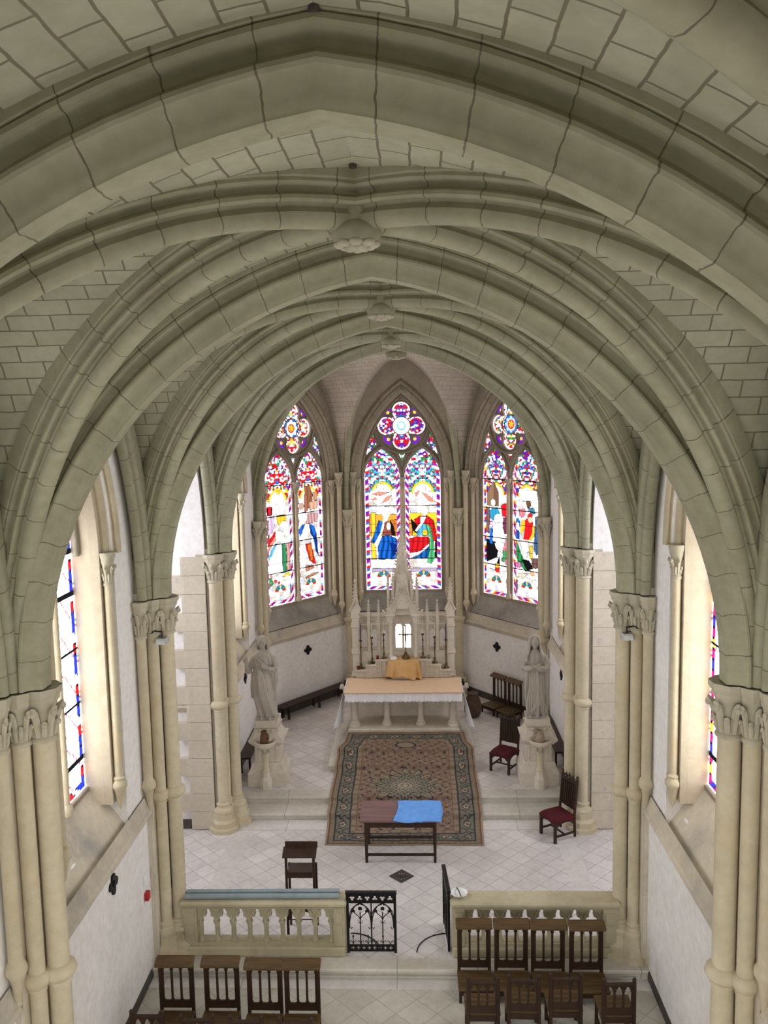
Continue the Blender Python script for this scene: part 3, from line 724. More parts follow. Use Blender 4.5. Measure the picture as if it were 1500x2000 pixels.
def paint_left(e, c0, u, w, hw):
    c = win_canvas(); g = 1.28; T = obl(75, 700, (1930, 1810), (800, 755))
    ds = common(c, g, [WH, RED, WH, YEL, RED, WH, GRN, RED, WH, BLU], 11)
    P = lambda L, col, sh=0., ld=.006: c.poly(T(L), col, ld, sh)
    def El(x, y, rx, ry, col): c.ell(T([(x, y)])[0], rx/250, ry/310, col)
    El(105, 860, 18, 18, YEL); El(235, 855, 18, 18, YEL); El(320, 840, 16, 20, YEL)
    P([(505, 800), (560, 790), (590, 870), (590, 1000), (505, 1010)], (.42, .16, .08), .3); P([(405, 930), (440, 930), (440, 1140), (405, 1150)], BRN, .3); P([(500, 880), (535, 880), (535, 1030), (500, 1040)], (.5, .18, .1))
    P([(545, 950), (640, 930), (640, 1000), (560, 1020)], (1.1, .6, .4), .4); El(465, 985, 32, 32, (.7, .45, .35)); P([(590, 860), (640, 850), (640, 930), (600, 930)], (.8, .4, .25), .2)
    P([(500, 1060), (640, 1040), (640, 1130), (520, 1150)], (.9, .5, .5), .5)
    P([(78, 1120), (130, 1110), (130, 1330), (78, 1340)], BRN, .3); P([(120, 985), (165, 985), (168, 1065), (118, 1070)], BLK); P([(128, 985), (158, 985), (158, 1060), (128, 1062)], RED); El(143, 965, 14, 18, SKN)
    P([(140, 1075), (190, 1065), (185, 1160), (160, 1230), (118, 1250), (125, 1130)], LIL, .35); P([(205, 1070), (300, 1060), (305, 1115), (262, 1120), (235, 1160), (215, 1130)], YEL, .3); El(205, 1010, 36, 45, (3, 2.6, 1.7)); El(318, 1030, 20, 60, (3, 2.9, 2.9))
    P([(195, 1205), (190, 1260), (110, 1400), (85, 1400), (85, 1350)], RED, .3); P([(190, 1260), (200, 1290), (110, 1410), (88, 1420), (88, 1385)], (1.1, .35, .25)); P([(85, 1420), (125, 1400), (110, 1480), (88, 1500)], BLK)
    P([(185, 1330), (215, 1330), (160, 1420), (110, 1500), (118, 1440)], LBL, .3); El(235, 1260, 44, 52, (3, 2.6, 1.6)); El(310, 1215, 40, 50, (3, 2.5, 1.5)); El(310, 1220, 20, 28, SKN)
    P([(200, 1340), (250, 1330), (250, 1500), (260, 1600), (90, 1640), (110, 1540), (160, 1420)], (3, 2.9, 2.8), .12); P([(250, 1330), (290, 1320), (300, 1450), (295, 1590), (262, 1610), (250, 1480)], (.06, .38, .15), .4); P([(300, 1320), (345, 1315), (345, 1570), (302, 1580)], (1.0, .5, .45), .5)
    P([(470, 1160), (500, 1150), (470, 1230), (425, 1300), (412, 1290), (412, 1240)], BLU, .5); P([(550, 1150), (600, 1170), (625, 1250), (640, 1450), (610, 1400), (590, 1290), (555, 1230)], (.01, .06, .4), .4); P([(550, 1150), (600, 1170), (622, 1250), (590, 1260)], BLU, .3)
    El(482, 1090, 44, 54, (3.2, 3, 2.6)); P([(498, 1340), (560, 1325), (610, 1520), (580, 1520), (540, 1490), (510, 1400)], RED, .4); P([(520, 1350), (560, 1330), (580, 1480), (555, 1500)], ORG, .3)
    El(450, 1440, 60, 100, (3.2, 3.1, 2.9)); P([(490, 1540), (560, 1530), (600, 1560), (500, 1600)], (.7, .3, .2), .3); P([(490, 1650), (560, 1610), (640, 1600), (630, 1615), (500, 1665)], (.5, .2, .08))
    P([(260, 1620), (345, 1590), (345, 1620), (250, 1640)], YEL); P([(90, 1690), (130, 1640), (160, 1700), (110, 1740)], GRN, .4); El(180, 1680, 16, 16, RED); El(215, 1695, 12, 12, RED); El(135, 1630, 10, 12, PNK)
    P([(328, 1705), (352, 1690), (352, 1790), (328, 1800)], (.15, .2, .35), .5)
    base_panels(c, g)
    for d in ds: border(c, d, .035, .12, [(.1, .02, .4), RED, LBL, WH, WH, (.1, .02, .4), (.8, .02, .3), WH])
    rose(c, g, (BLU, WH, RED, YEL), [RED, WH, YEL, LBL, RED, WH], seed=9)
    bars(c, [(z, s) for z, s in ((7.22, 0), (6.30, 0), (5.45, 0), (4.58, 0))], .016); bars(c, [(z, 0) for z in (5.95, 5.15, 4.88)], .006)
    return finish(c, e, c0, u, w, hw, 2.7, M_glassA)
def paint_right(e, c0, u, w, hw):
    c = win_canvas(); g = 1.28; T = obl(85, 705, (1790, 1900), (735, 765))
    ds = common(c, g, [WH, RED, BLU, YEL, RED, WH, GRN, RED, PUR, LBL], 17)
    P = lambda L, col, sh=0., ld=.006: c.poly(T(L), col, ld, sh)
    def El(x, y, rx, ry, col): c.ell(T([(x, y)])[0], rx/248, ry/300, col)
    P([(130, 870), (175, 800), (208, 755), (240, 820), (262, 860), (262, 990), (130, 980)], (.42, .25, .14), .2); P([(208, 760), (240, 820), (262, 860), (262, 990), (212, 985)], (.25, .13, .08))
    El(148, 795, 14, 16, YEL); El(272, 798, 15, 16, YEL); El(425, 805, 15, 18, YEL); El(516, 810, 14, 16, YEL); El(645, 818, 14, 16, YEL)
    P([(480, 830), (690, 850), (690, 960), (480, 930)], (2.2, 2.4, 2.7)); P([(118, 990), (165, 1000), (160, 1240), (118, 1230)], (.3, .15, .14), .3); P([(118, 1290), (180, 1300), (260, 1340), (240, 1460), (130, 1500), (118, 1480)], BLK)
    P([(160, 1040), (185, 1005), (250, 1000), (275, 1060), (270, 1130), (200, 1120), (165, 1080)], (.05, .5, .85), .3); El(200, 955, 26, 34, SKN); P([(165, 1090), (195, 1110), (195, 1180), (165, 1160)], LIL); P([(170, 1170), (195, 1200), (195, 1340), (158, 1330)], BLU, .3)
    P([(285, 985), (310, 965), (358, 965), (358, 1090), (300, 1080)], RED, .2); El(335, 930, 22, 34, SKN); P([(300, 1090), (358, 1090), (358, 1250), (310, 1240)], (.2, .05, .1))
    El(260, 1110, 50, 52, (3, 2.7, 2.3)); P([(200, 1170), (260, 1140), (310, 1200), (330, 1290), (300, 1350), (230, 1330), (195, 1260)], (3, 2.6, 2.1), .1); P([(215, 1330), (310, 1320), (340, 1400), (300, 1420), (230, 1380)], (2.8, 2.3, 1.8), .2)
    P([(300, 1400), (350, 1390), (350, 1480), (300, 1520), (275, 1500), (310, 1450)], (.1, .5, .15), .4); P([(340, 1300), (358, 1300), (358, 1400), (300, 1400)], PNK, .3); P([(330, 1480), (358, 1460), (358, 1560), (320, 1530)], (.9, .35, .5), .3)
    P([(130, 1500), (240, 1460), (360, 1540), (350, 1600), (130, 1560)], (1.2, 1.1, 1.2), .2); P([(250, 1490), (268, 1450), (270, 1540), (225, 1545)], BLK); P([(222, 1520), (262, 1520), (270, 1570), (250, 1605), (222, 1600)], YEL, .3); P([(225, 1560), (268, 1560), (262, 1605), (228, 1605)], RED)
    for x, y, col in ((445, 965, (.35, .3, .25)), (465, 960, SKN), (520, 970, SKN), (575, 965, SKN), (640, 1000, SKN)): El(x, y, 20, 30, col)
    P([(545, 935), (590, 935), (600, 985), (560, 1000)], (.2, .1, .05)); P([(470, 1010), (540, 1010), (530, 1090), (480, 1080)], PNK, .4); P([(560, 1000), (630, 1000), (640, 1050), (600, 1060)], (.1, .35, .5), .3); P([(640, 1080), (685, 1070), (685, 1400), (650, 1440), (625, 1380)], (.1, .2, .4), .5)
    El(465, 1120, 42, 52, (3, 2.9, 2.9)); P([(440, 1110), (465, 1088), (492, 1130), (480, 1180), (445, 1190)], (.03, .25, .8), .3); P([(425, 1200), (480, 1210), (480, 1290), (425, 1280)], (.02, .12, .6), .3); El(462, 1170, 18, 34, WH)
    P([(535, 1110), (580, 1095), (620, 1140), (610, 1240), (600, 1300), (520, 1290), (535, 1200)], RED, .25); P([(560, 1065), (590, 1042), (615, 1070), (605, 1090), (565, 1085)], RED); El(588, 1110, 22, 28, (1.4, .8, .5))
    P([(500, 1120), (535, 1110), (535, 1190), (500, 1250), (485, 1210)], YEL, .2); P([(612, 1150), (636, 1180), (630, 1260), (600, 1300), (575, 1290), (605, 1240)], YEL, .2); P([(585, 1350), (615, 1350), (610, 1460), (585, 1480)], YEL, .2); P([(585, 1470), (605, 1470), (602, 1570), (588, 1560)], SKN)
    P([(425, 1290), (450, 1310), (490, 1400), (540, 1500), (590, 1580), (540, 1585), (500, 1540), (460, 1500)], (.05, .4, .12), .5); P([(490, 1310), (570, 1310), (560, 1400), (550, 1470), (520, 1430)], (3, 2.8, 2.5), .1); P([(425, 1510), (480, 1500), (510, 1540), (480, 1560), (425, 1550)], (.9, .3, .6), .4)
    P([(550, 1480), (580, 1490), (620, 1560), (560, 1580), (500, 1480)], BLK); El(540, 1465, 22, 14, SKN); P([(600, 1470), (690, 1460), (690, 1560), (610, 1560)], (.25, .13, .12), .3)
    El(610, 1640, 52, 26, WH); El(612, 1610, 24, 20, (1.2, .55, .25)); P([(430, 1600), (560, 1610), (520, 1660), (440, 1640)], (1.1, 1.0, .8), .3); El(685, 1690, 10, 14, YEL)
    P([(340, 1660), (358, 1650), (358, 1760), (340, 1750)], (.12, .15, .3), .5); P([(425, 1660), (460, 1670), (460, 1790), (425, 1780)], (.12, .2, .4), .5)
    base_panels(c, g)
    for d in ds: border(c, d, .03, .11, [(.1, .02, .45), RED, YEL, WH, BLU, RED, LIL])
    rose(c, g, (BLU, (.6, .9, 1.6), RED, YEL), [RED, WH, YEL, BLU, RED, WH, GRN], seed=14)
    bars(c, [(z, 0) for z in (7.22, 6.32, 5.42, 4.55)], .016); bars(c, [(z, 0) for z in (5.9, 5.1, 4.8)], .006)
    return finish(c, e, c0, u, w, hw, 2.7, M_glassA)
def paint_side(pal, seed):
    def f(e, c0, u, w, hw):
        c = Canvas(-1.12, 1.12, 3.5, 9.7, 56, 155, (4.2, 4.3, 4.1))
        for s in (-1, 1):
            d = light_dist(c, s*.53, .46, .8); m = d > 0
            q = np.abs(((c.Z*1.1+c.X*s) % .62)-.31); c.C[m & (q < .02)] = (1.0, .08, .1); q = np.abs(((c.Z*1.1-c.X*s) % .62)-.31); c.C[m & (q < .012)] = (.5, .6, .3)
            border(c, d, .03, .13, pal, .16)
        c.mosaic((c.Z > 7.75) & (np.hypot(c.X, c.Z-8.5) < .75), [(4, 4, 4), (.9, .95, 1.6), (4, 4, 4), (1.2, .15, .3)], .12, 6)
        bars(c, [(z, 0) for z in (4.1, 4.95, 5.8, 6.65, 7.3)], .03)
        return finish(c, e, c0, u, w, hw, 2.2, M_glassS, dp=.24)
    return f

# ------------------------------------------------------------------ building walls
SWH, SWR = .98, 2.15   # side window half width and rise
TOPZ = 11.3
def side_wall(sx, y0, y1, name, win, zb, wn=None, pal=None):
    # wall_panel runs from y0 to y1; w is outward
    cy = (y0+y1)/2 if win is None else win
    wall_panel(name, (sx*4.2, y0, 0), (0, 1, 0), (sx, 0, 0), y1-y0, 2.75, TOPZ, [(cy-y0, SWH, 2.80, SWR)], .85)
    mb = MB(); mb.box(min(sx*4.17, sx*5.05), max(sx*4.17, sx*5.05), y0, y1, zb, 2.76); struct(mb.build(name, M_plas))
    tracery_window(wn, (sx*4.2, cy), (0, -sx, 0), (sx, 0, 0), SWH, 1.05, paint_side(pal, 4), apse=False, rise=SWR, dp=.24)
    mb = MB(); bx = sx*4.17; mb.box(min(bx, bx-sx*.025), max(bx, bx-sx*.025), y0+.4, y1-.4, zb, zb+.16); struct(mb.build('baseboard_'+('left' if sx < 0 else 'right'), M_dark))
    pts = [(sx*4.17, y0+.42), (sx*4.17, y1-.42)]
    if sx < 0: pts.reverse()
    string(pts)
PL = [(.03, .05, .8), RED, (.9, .95, 1.4), (.03, .05, .8)]; PR = [(.75, .02, .25), YEL, (.75, .02, .25), (.05, .05, .6)]
wi = 1
for sx, nm in ((-1, 'wall_left'), (1, 'wall_right')):
    for (y0, y1) in ((D[0], D[1]), (D[1], D[2]), (D[2], D[3])):
        side_wall(sx, y0, y1, nm, None, -.17, 'window_%d' % wi, PL if sx < 0 else PR); wi += 1
    side_wall(sx, D[4], 23.85, nm, 21.25, .3, 'window_%d' % wi, PL if sx < 0 else PR); wi += 1
    # transept bay: tall pointed opening through the side wall
    L = D[4]-D[3]; a = arch2(1.95, 4.1, 6.3, L/2, 14); ap = [(L/2-1.95, .001)]+a+[(L/2+1.95, .001)]
    mb = MB(); out = [(0, 0), ap[0]]+a+[ap[-1], (L, 0), (L, TOPZ), (0, TOPZ)]
    mb.plate([out], 0, .5, ((sx*4.2, D[3], 0), (0, 1, 0), (0, 0, 1), (sx, 0, 0))); struct(mb.build(nm, M_plas))
    # transept beyond it
    def bx(x0, x1, y0_, y1_, z0, z1, name, mat):
        m = MB(); m.box(min(sx*x0, sx*x1), max(sx*x0, sx*x1), y0_, y1_, z0, z1); return struct(m.build(name, mat))
    bx(4.2, 8.6, 18.12, 18.45, 0, 10.6, nm, M_plas); bx(4.2, 8.6, 13.4, 13.73, 0, 10.6, nm, M_plas); bx(8.4, 8.7, 13.4, 18.45, 0, 10.6, nm, M_plas); bx(4.2, 8.6, 13.4, 18.45, 10.4, 10.6, 'ceiling', M_web)
    bx(4.45, 8.5, 18.06, 18.14, 0, .20, 'baseboard_'+('left' if sx < 0 else 'right'), M_dark)
    q = MB()
    for i in range(15):
        wdt = .74 if i % 2 else .52; q.bbox(min(sx*4.2, sx*(4.22+wdt)), max(sx*4.2, sx*(4.22+wdt)), 18.0, 18.13, .02+i*.415, .02+(i+1)*.415-.006, .004)
    struct(q.build('trim_2', M_ash))
    pts = [(sx*4.1, 18.12), (sx*8.4, 18.12)]
    if sx < 0: pts.reverse()
    pts.reverse(); string(pts if sx > 0 else pts, z=2.87)
# apse walls
def apse_wall(A, Bp, nm, wn, painter):
    A, Bp = Vector((*A, 0)), Vector((*Bp, 0)); L = (Bp-A).length; u = (Bp-A).normalized(); w = Vector((-u.y, u.x, 0))
    wall_panel(nm, A, u, w, L, 2.93, 11.3, [(L/2, 1.33, 2.95, 2.75)], .55, M_winarch2)
    mb = MB(); mb.plate([[(0, .3), (L, .3), (L, 2.95), (0, 2.95)]], 0, .55, (A, u, (0, 0, 1), w)); struct(mb.build(nm, M_plas))
    c = A+u*L/2
    tracery_window(wn, (c.x, c.y), (u.x, u.y, 0), (w.x, w.y, 0), 1.33, 1.28, painter)
    mb = MB(); mb.plate([[(0, .3), (L, .3), (L, .5), (0, .5)]], -.03, 0, (A, u, (0, 0, 1), w)); struct(mb.build('baseboard_back', M_dark))
apse_wall((-4.2, 23.85), (-1.9, 26.75), 'wall_back', 'window_9', paint_left)
apse_wall((-1.9, 26.75), (1.9, 26.75), 'wall_back', 'window_10', paint_centre)
apse_wall((1.9, 26.75), (4.2, 23.85), 'wall_back', 'window_11', paint_right)
string([(4.2, 23.85), (1.9, 26.75), (-1.9, 26.75), (-4.2, 23.85)], z=2.68)
# west end behind the viewer
mb = MB(); mb.box(-4.9, 4.9, -5.4, -5.1, -.2, 11.6); struct(mb.build('wall_front', M_plas))
for sx in (-1, 1):
    mb = MB(); mb.box(min(sx*4.2, sx*4.75), max(sx*4.2, sx*4.75), -5.2, D[0], -.2, 11.6); struct(mb.build('wall_'+('left' if sx < 0 else 'right'), M_plas))
bay(-5.15, D[0], M_web)

# ------------------------------------------------------------------ floors and steps
def slabbox(name, x0, x1, y0, y1, z0, z1, mat, lip=0.):
    m = MB()
    if lip:
        m.box(x0, x1, y0+.03, y1, z0, z1-.07); m.bbox(x0, x1, y0, y1, z1-.07, z1, .018)
    else: m.box(x0, x1, y0, y1, z0, z1)
    return struct(m.build(name, mat))
slabbox('floor', -4.75, 4.75, -5.2, 13.22, -.4, -.17, M_floorN)
slabbox('floor', -4.2, 4.2, 12.93, 13.22, -.3, -.165, M_slab)
slabbox('floor', -4.2, 4.2, 13.18, 13.50, -.35, .0, M_step, 1)
slabbox('floor', -8.6, 8.6, 13.48, 18.47, -.35, -.002, M_floor)
for x0, x1 in ((-3.80, -3.38), (3.36, 3.76)): slabbox('floor', x0, x1, 13.62, 17.9, -.1, .002, M_slab)
slabbox('floor', -4.0, 4.0, 17.95, 18.47, -.1, .002, M_slab)
slabbox('floor', -4.2, 4.2, 18.46, 19.1, -.2, .15, M_step, 1)
slabbox('floor', -4.2, 4.2, 19.03, 19.42, -.2, .30, M_step, 1)
mb = MB(); mb.plate([[(-4.2, 19.40), (4.2, 19.40), (4.2, 23.85), (1.9, 26.75), (-1.9, 26.75), (-4.2, 23.85)]], -.3, .298, ((0, 0, 0), (1, 0, 0), (0, 1, 0), (0, 0, 1)))
struct(mb.build('floor', M_floor))
# ================================================================== OBJECTS
XZ = lambda y: ((0, y, 0), (1, 0, 0), (0, 0, 1), (0, 1, 0))
def trefoil_open(cx, z0, w, zs, top):
    """opening with a small trefoil pointed head"""
    h = w/2; L = [(cx-h, z0), (cx-h, zs)]
    L += [(cx-h*.98, zs+.04), (cx-h*.85, zs+.075), (cx-h*.62, zs+.10), (cx-h*.36, zs+.105), (cx-h*.40, zs+.14), (cx-h*.36, zs+.175), (cx-h*.2, top-.03), (cx, top)]
    return L+[(2*cx-x, z) for x, z in reversed(L[:-1])]
# ---------------------------------------------------------------- altar rail balustrades
def balustrade(x0, x1, label, posts):
    e = E('balustrade', label, 'balustrade', ((x0+x1)/2, 13.68, 0))
    mb = MB(); mb.bbox(x0-.03, x1+.03, 13.48, 13.90, .90, 1.0, .03); mb.bbox(x0, x1, 13.52, 13.86, .86, .90, .015); mb.build('top_rail', M_rail, e, smooth=30)
    mb = MB(); mb.bbox(x0, x1, 13.50, 13.84, 0.0, .17, .02); mb.box(x0+.01, x1-.01, 13.56, 13.8, .17, .22); mb.build('plinth', M_rail, e, smooth=30)
    a, b = x0+.30, x1-.24
    if posts: a, b = x0+.26, x1-.30
    n = 8; p = (b-a)/n; loops = [[(a-.04, .22), (b+.04, .22), (b+.04, .88), (a-.04, .88)]]
    for i in range(n): loops.append(trefoil_open(a+p*(i+.5), .235, p*.79, .57, .825))
    mb = MB(); mb.plate(loops, 0, .11, ((0, 13.615, 0), (1, 0, 0), (0, 0, 1), (0, 1, 0)))
    mb.build('pierced_arcade', M_rail, e)
    mb = MB()
    for i in range(n):   # raised arch mouldings
        c = a+p*(i+.5); mb.tube([(x, 13.605, z) for x, z in arch2(p*.485, .31, .555, c, 7)], .016, 6)
    mb.build('arch_moulding', M_rail, e, smooth=50)
    for i in range(n+1):
        c = a+p*i; mb = MB()
        mb.lathe([(.058, 0), (.06, .02), (.045, .04), (.048, .06), (.030, .09), (.030, .27), (.042, .285), (.036, .30), (.06, .345), (.062, .37)], c, 13.64, .22, 12)
        mb.build('colonnette', M_rail, e, smooth=45)
    for q0, q1 in ((x0, a-.04), (b+.04, x1)):
        mb = MB(); mb.bbox(q0, q1, 13.54, 13.82, .17, .87, .012); mb.bbox(q0+.04, q1-.04, 13.52, 13.56, .60, .78, .008); mb.box(q0+.05, q1-.05, 13.525, 13.56, .24, .56); mb.build('end_post', M_rail, e)
    return e
balustrade(-3.72, -.90, 'cream stone altar rail with trefoil arches and grey tubes on top, left of the gate', 0)
balustrade(.93, 3.74, 'cream stone altar rail with trefoil arches on the right, behind tall prayer chairs', 1)
M_tube = simple('grey_blue_plastic', (.27, .33, .36), .5, c2=(.22, .28, .31))
for y, z, lb in ((13.60, 1.045, 'grey plastic tube lying on the left altar rail, the nearer of two'), (13.74, 1.045, 'grey plastic tube lying on the left altar rail, the farther of two')):
    mb = MB(); mb.tube([(-3.66, y, z), (-1.0, y+.03, z)], .045, 14); o = mb.build('plastic_tube', M_tube, None, smooth=40, loc=(-2.3, y, 1.0)); tag(o, lb, 'tube', 'grey tubes on the altar rail')
M_white = simple('white_glazed_ceramic', (.85, .87, .88), .3, c2=(.78, .8, .82))
e = E('handled_dish', 'shallow white faceted dish with a dark bar across, on the right altar rail', 'dish', (1.06, 13.72, 1.0))
mb = MB(); mb.lathe([(.04, 0), (.08, .01), (.15, .05), (.155, .06), (.14, .055), (.07, .02), (.0, .018)], 1.06, 13.72, 1.0, 9); mb.build('bowl', M_white, e)
mb = MB(); mb.tube([(1.03, 13.86, 1.06), (1.04, 13.78, 1.085), (1.06, 13.70, 1.09), (1.09, 13.58, 1.06)], .011, 6); mb.build('handle', simple('dark_bar', (.12, .09, .08), .5), e)
# ---------------------------------------------------------------- iron gates
def gate(name_label, loc, rz):
    e = E('iron_gate', name_label, 'gate', loc, rz)
    Wd, H = .86, 1.10
    mb = MB()
    mb.box(0, .045, -.022, .022, 0, H); mb.build('stile', M_iron, e, local=True); mb = MB(); mb.box(Wd-.045, Wd, -.022, .022, 0, H-.03); mb.build('stile', M_iron, e, local=True)
    mb = MB(); mb.box(-.01, Wd+.01, -.035, .035, H-.03, H+.01); mb.build('top_bar', M_iron, e, local=True)
    F = ((0, 0, 0), (1, 0, 0), (0, 0, 1), (0, 1, 0))
    lp = [[(.04, H-.20), (Wd-.04, H-.20), (Wd-.04, H-.03), (.04, H-.03)]]
    for i in range(6):
        cx = .105+i*.13; lp.append([(x, z) for x, z in foil(cx, H-.112, .048, 3, 6, pi/2+(pi if i % 2 == 0 else 0))])
    mb = MB(); mb.plate(lp, -.012, .012, F); mb.build('pierced_top_band', M_iron, e, local=True)
    lp = [[(.04, .02), (Wd-.04, .02), (Wd-.04, .14), (.04, .14)]]
    for i in range(8): lp.append(foil(.105+i*.093, .08, .035, 4, 5, pi/2))
    mb = MB(); mb.plate(lp, -.012, .012, F); mb.build('pierced_bottom_band', M_iron, e, local=True)
    mb = MB(); mb.box(Wd/2-.012, Wd/2+.012, -.012, .012, .14, H-.2); mb.build('centre_bar', M_iron, e, local=True)
    for s in (0, 1):
        cx = .045+(.5+s)*(Wd-.09)/2; h = (Wd-.09)/4-.005
        mb = MB(); zt = H-.21
        for m in (-1, 1):
            mb.tube([(cx+m*h*sin(t)*1.0, 0, zt-.42*(1-cos(t))) for t in [pi/2*i/8 for i in range(9)]], .010, 6)
            mb.tube([(cx+m*(.01+h*.95*sin(t)), 0, zt-.02-.24*(1-cos(t))) for t in [pi/2*i/6 for i in range(7)]]+[(cx+m*h*.98, 0, zt-.44), (cx+m*h*.86, 0, zt-.47), (cx+m*h*.76, 0, zt-.43)], .008, 6)
            mb.tube([(cx, 0, .60), (cx+m*.03, 0, .66), (cx+m*.10, 0, .72)], .008, 6)
            mb.tube([(cx, 0, .56), (cx+m*.03, 0, .53), (cx+m*.045, 0, .56), (cx+m*.03, 0, .58)], .006, 5)
            for q in ((cx+m*.115, .735, .8*m), (cx+m*.09, zt-.12, 2.2*m)):
                for aa in (-.6, 0, .6): mb.ell((q[0]+.028*sin(q[2]+aa), 0, q[1]+.028*cos(q[2]+aa)), (.014, .010, .030), 6, 4)
        mb.tube([(cx, 0, .14), (cx, 0, .74)], .010, 6)
        for aa in (-.5, 0, .5): mb.ell((cx+.04*sin(aa), 0, .77+.03*cos(aa)), (.016, .010, .035), 6, 4)
        mb.build('scrolled_panel', M_iron, e, smooth=50, local=True)
    mb = MB()
    for i in range(6):
        cx = .045+(i+.5)*(Wd-.09)/6
        for m in (-1, 1): mb.tube([(cx, 0, .15), (cx+m*.02, 0, .20), (cx+m*.045, 0, .22), (cx+m*.05, 0, .19), (cx+m*.035, 0, .18)], .006, 5)
        if i % 2 == 0: mb.tube([(cx, 0, .15), (cx, 0, .27)], .007, 5); mb.ell((cx, 0, .29), (.016, .01, .03), 6, 4)
    mb.build('base_scrolls', M_iron, e, smooth=50, local=True)
    return e
gate('black wrought iron gate leaf, closed, right of the left altar rail', (-.88, 13.62, .02), 0)
gate('black wrought iron gate leaf standing open, seen edge-on beside the white dish', (.88, 13.64, .02), radians(94))
for cx, a0, a1, lb in ((-.86, 90, 12, 'curved iron floor track under the closed gate'), (.88, 92, 178, 'curved iron floor track under the open gate')):
    mb = MB(); mb.tube([(cx+.56*cos(radians(a0+(a1-a0)*i/10)), 13.62+.56*sin(radians(a0+(a1-a0)*i/10)), .008) for i in range(11)], .010, 6)
    o = mb.build('gate_track', M_iron, None, loc=(cx, 13.62, 0)); tag(o, lb, 'iron track')
e = E('floor_grate', 'square cast iron floor grate set diagonally in the pale paving', 'grate', (.02, 16.07, 0))
mb = MB(); r = .25; lp = [[(r, 0), (0, r), (-r, 0), (0, -r)]]
for i in range(12):
    a = 2*pi*i/12; lp.append([(.06*cos(a-.12), .06*sin(a-.12)), (.135*cos(a-.13), .135*sin(a-.13)), (.135*cos(a+.13), .135*sin(a+.13)), (.06*cos(a+.12), .06*sin(a+.12))])
mb.plate(lp, 0, .012, ((.02, 16.07, .001), (1, 0, 0), (0, 1, 0), (0, 0, 1))); mb.build('grille', simple('grey_cast_iron', (.10, .095, .09), .5, .4), e)
mb = MB(); mb.lathe([(.04, 0), (.04, .012), (.02, .02)], .02, 16.07, .004, 12); mb.build('centre_stud', M_brass, e)
# ---------------------------------------------------------------- prayer chairs
def lancets(x0, x1, z0, zs, zt, n, m):
    w = (x1-x0)/n; out = []
    for i in range(n):
        a, b = x0+i*w+m/2, x0+(i+1)*w-m/2; c = (a+b)/2; h = (b-a)/2; d = zt-zs
        L = [(a, z0+.03), (a, zs), (a+h*.22, zs+d*.12), (a+h*.12, zs+d*.38), (a+h*.5, zs+d*.55), (a+h*.62, zs+d*.85), (c, zt)]
        L = [(a+.02, z0)]+L; out.append(L+[(2*c-x, z) for x, z in reversed(L[:-1])])
    return out
FXZ = ((0, 0, 0), (1, 0, 0), (0, 0, 1), (0, 1, 0))
def prayer_chair(label, loc, rz=0., group=None):
    e = E('prayer_chair', label, 'kneeler chair', loc, rz, group); H, w = 1.10, .275
    mb = MB(); mb.bbox(-w-.025, w+.025, -.13, .06, H-.055, H, .016)
    mb.v = [(x, y, z+(y+.03)*.35) for x, y, z in mb.v]; mb.build('arm_shelf', M_woodL, e, smooth=35, local=True)
    for s in (-1, 1):
        mb = MB(); mb.bbox(min(s*w, s*(w-.05)), max(s*w, s*(w-.05)), -.02, .03, 0, H-.03); mb.build('back_post', M_wood, e, local=True)
    lp = [[(-w+.045, .28), (w-.045, .28), (w-.045, H-.04), (-w+.045, H-.04)]]+lancets(-w+.06, w-.06, .40, H-.20, H-.09, 3, .032)
    mb = MB(); mb.plate(lp, -.008, .022, FXZ); mb.build('pierced_back', M_wood, e, local=True)
    mb = MB(); mb.bbox(-w-.01, w+.01, -.52, -.02, .215, .25, .01); mb.build('kneeling_board', M_woodL, e, smooth=35, local=True)
    for s in (-1, 1):
        mb = MB(); mb.bbox(min(s*w, s*(w-.045)), max(s*w, s*(w-.045)), -.50, -.455, 0, .215); mb.build('front_leg', M_wood, e, local=True)
        mb = MB(); mb.box(min(s*(w-.01), s*(w-.035)), max(s*(w-.01), s*(w-.035)), -.46, -.0, .14, .215); mb.build('side_rail', M_wood, e, local=True)
    mb = MB(); mb.box(-w+.03, w-.03, -.495, -.47, .13, .215); mb.build('front_apron', M_wood, e, local=True)
    return e
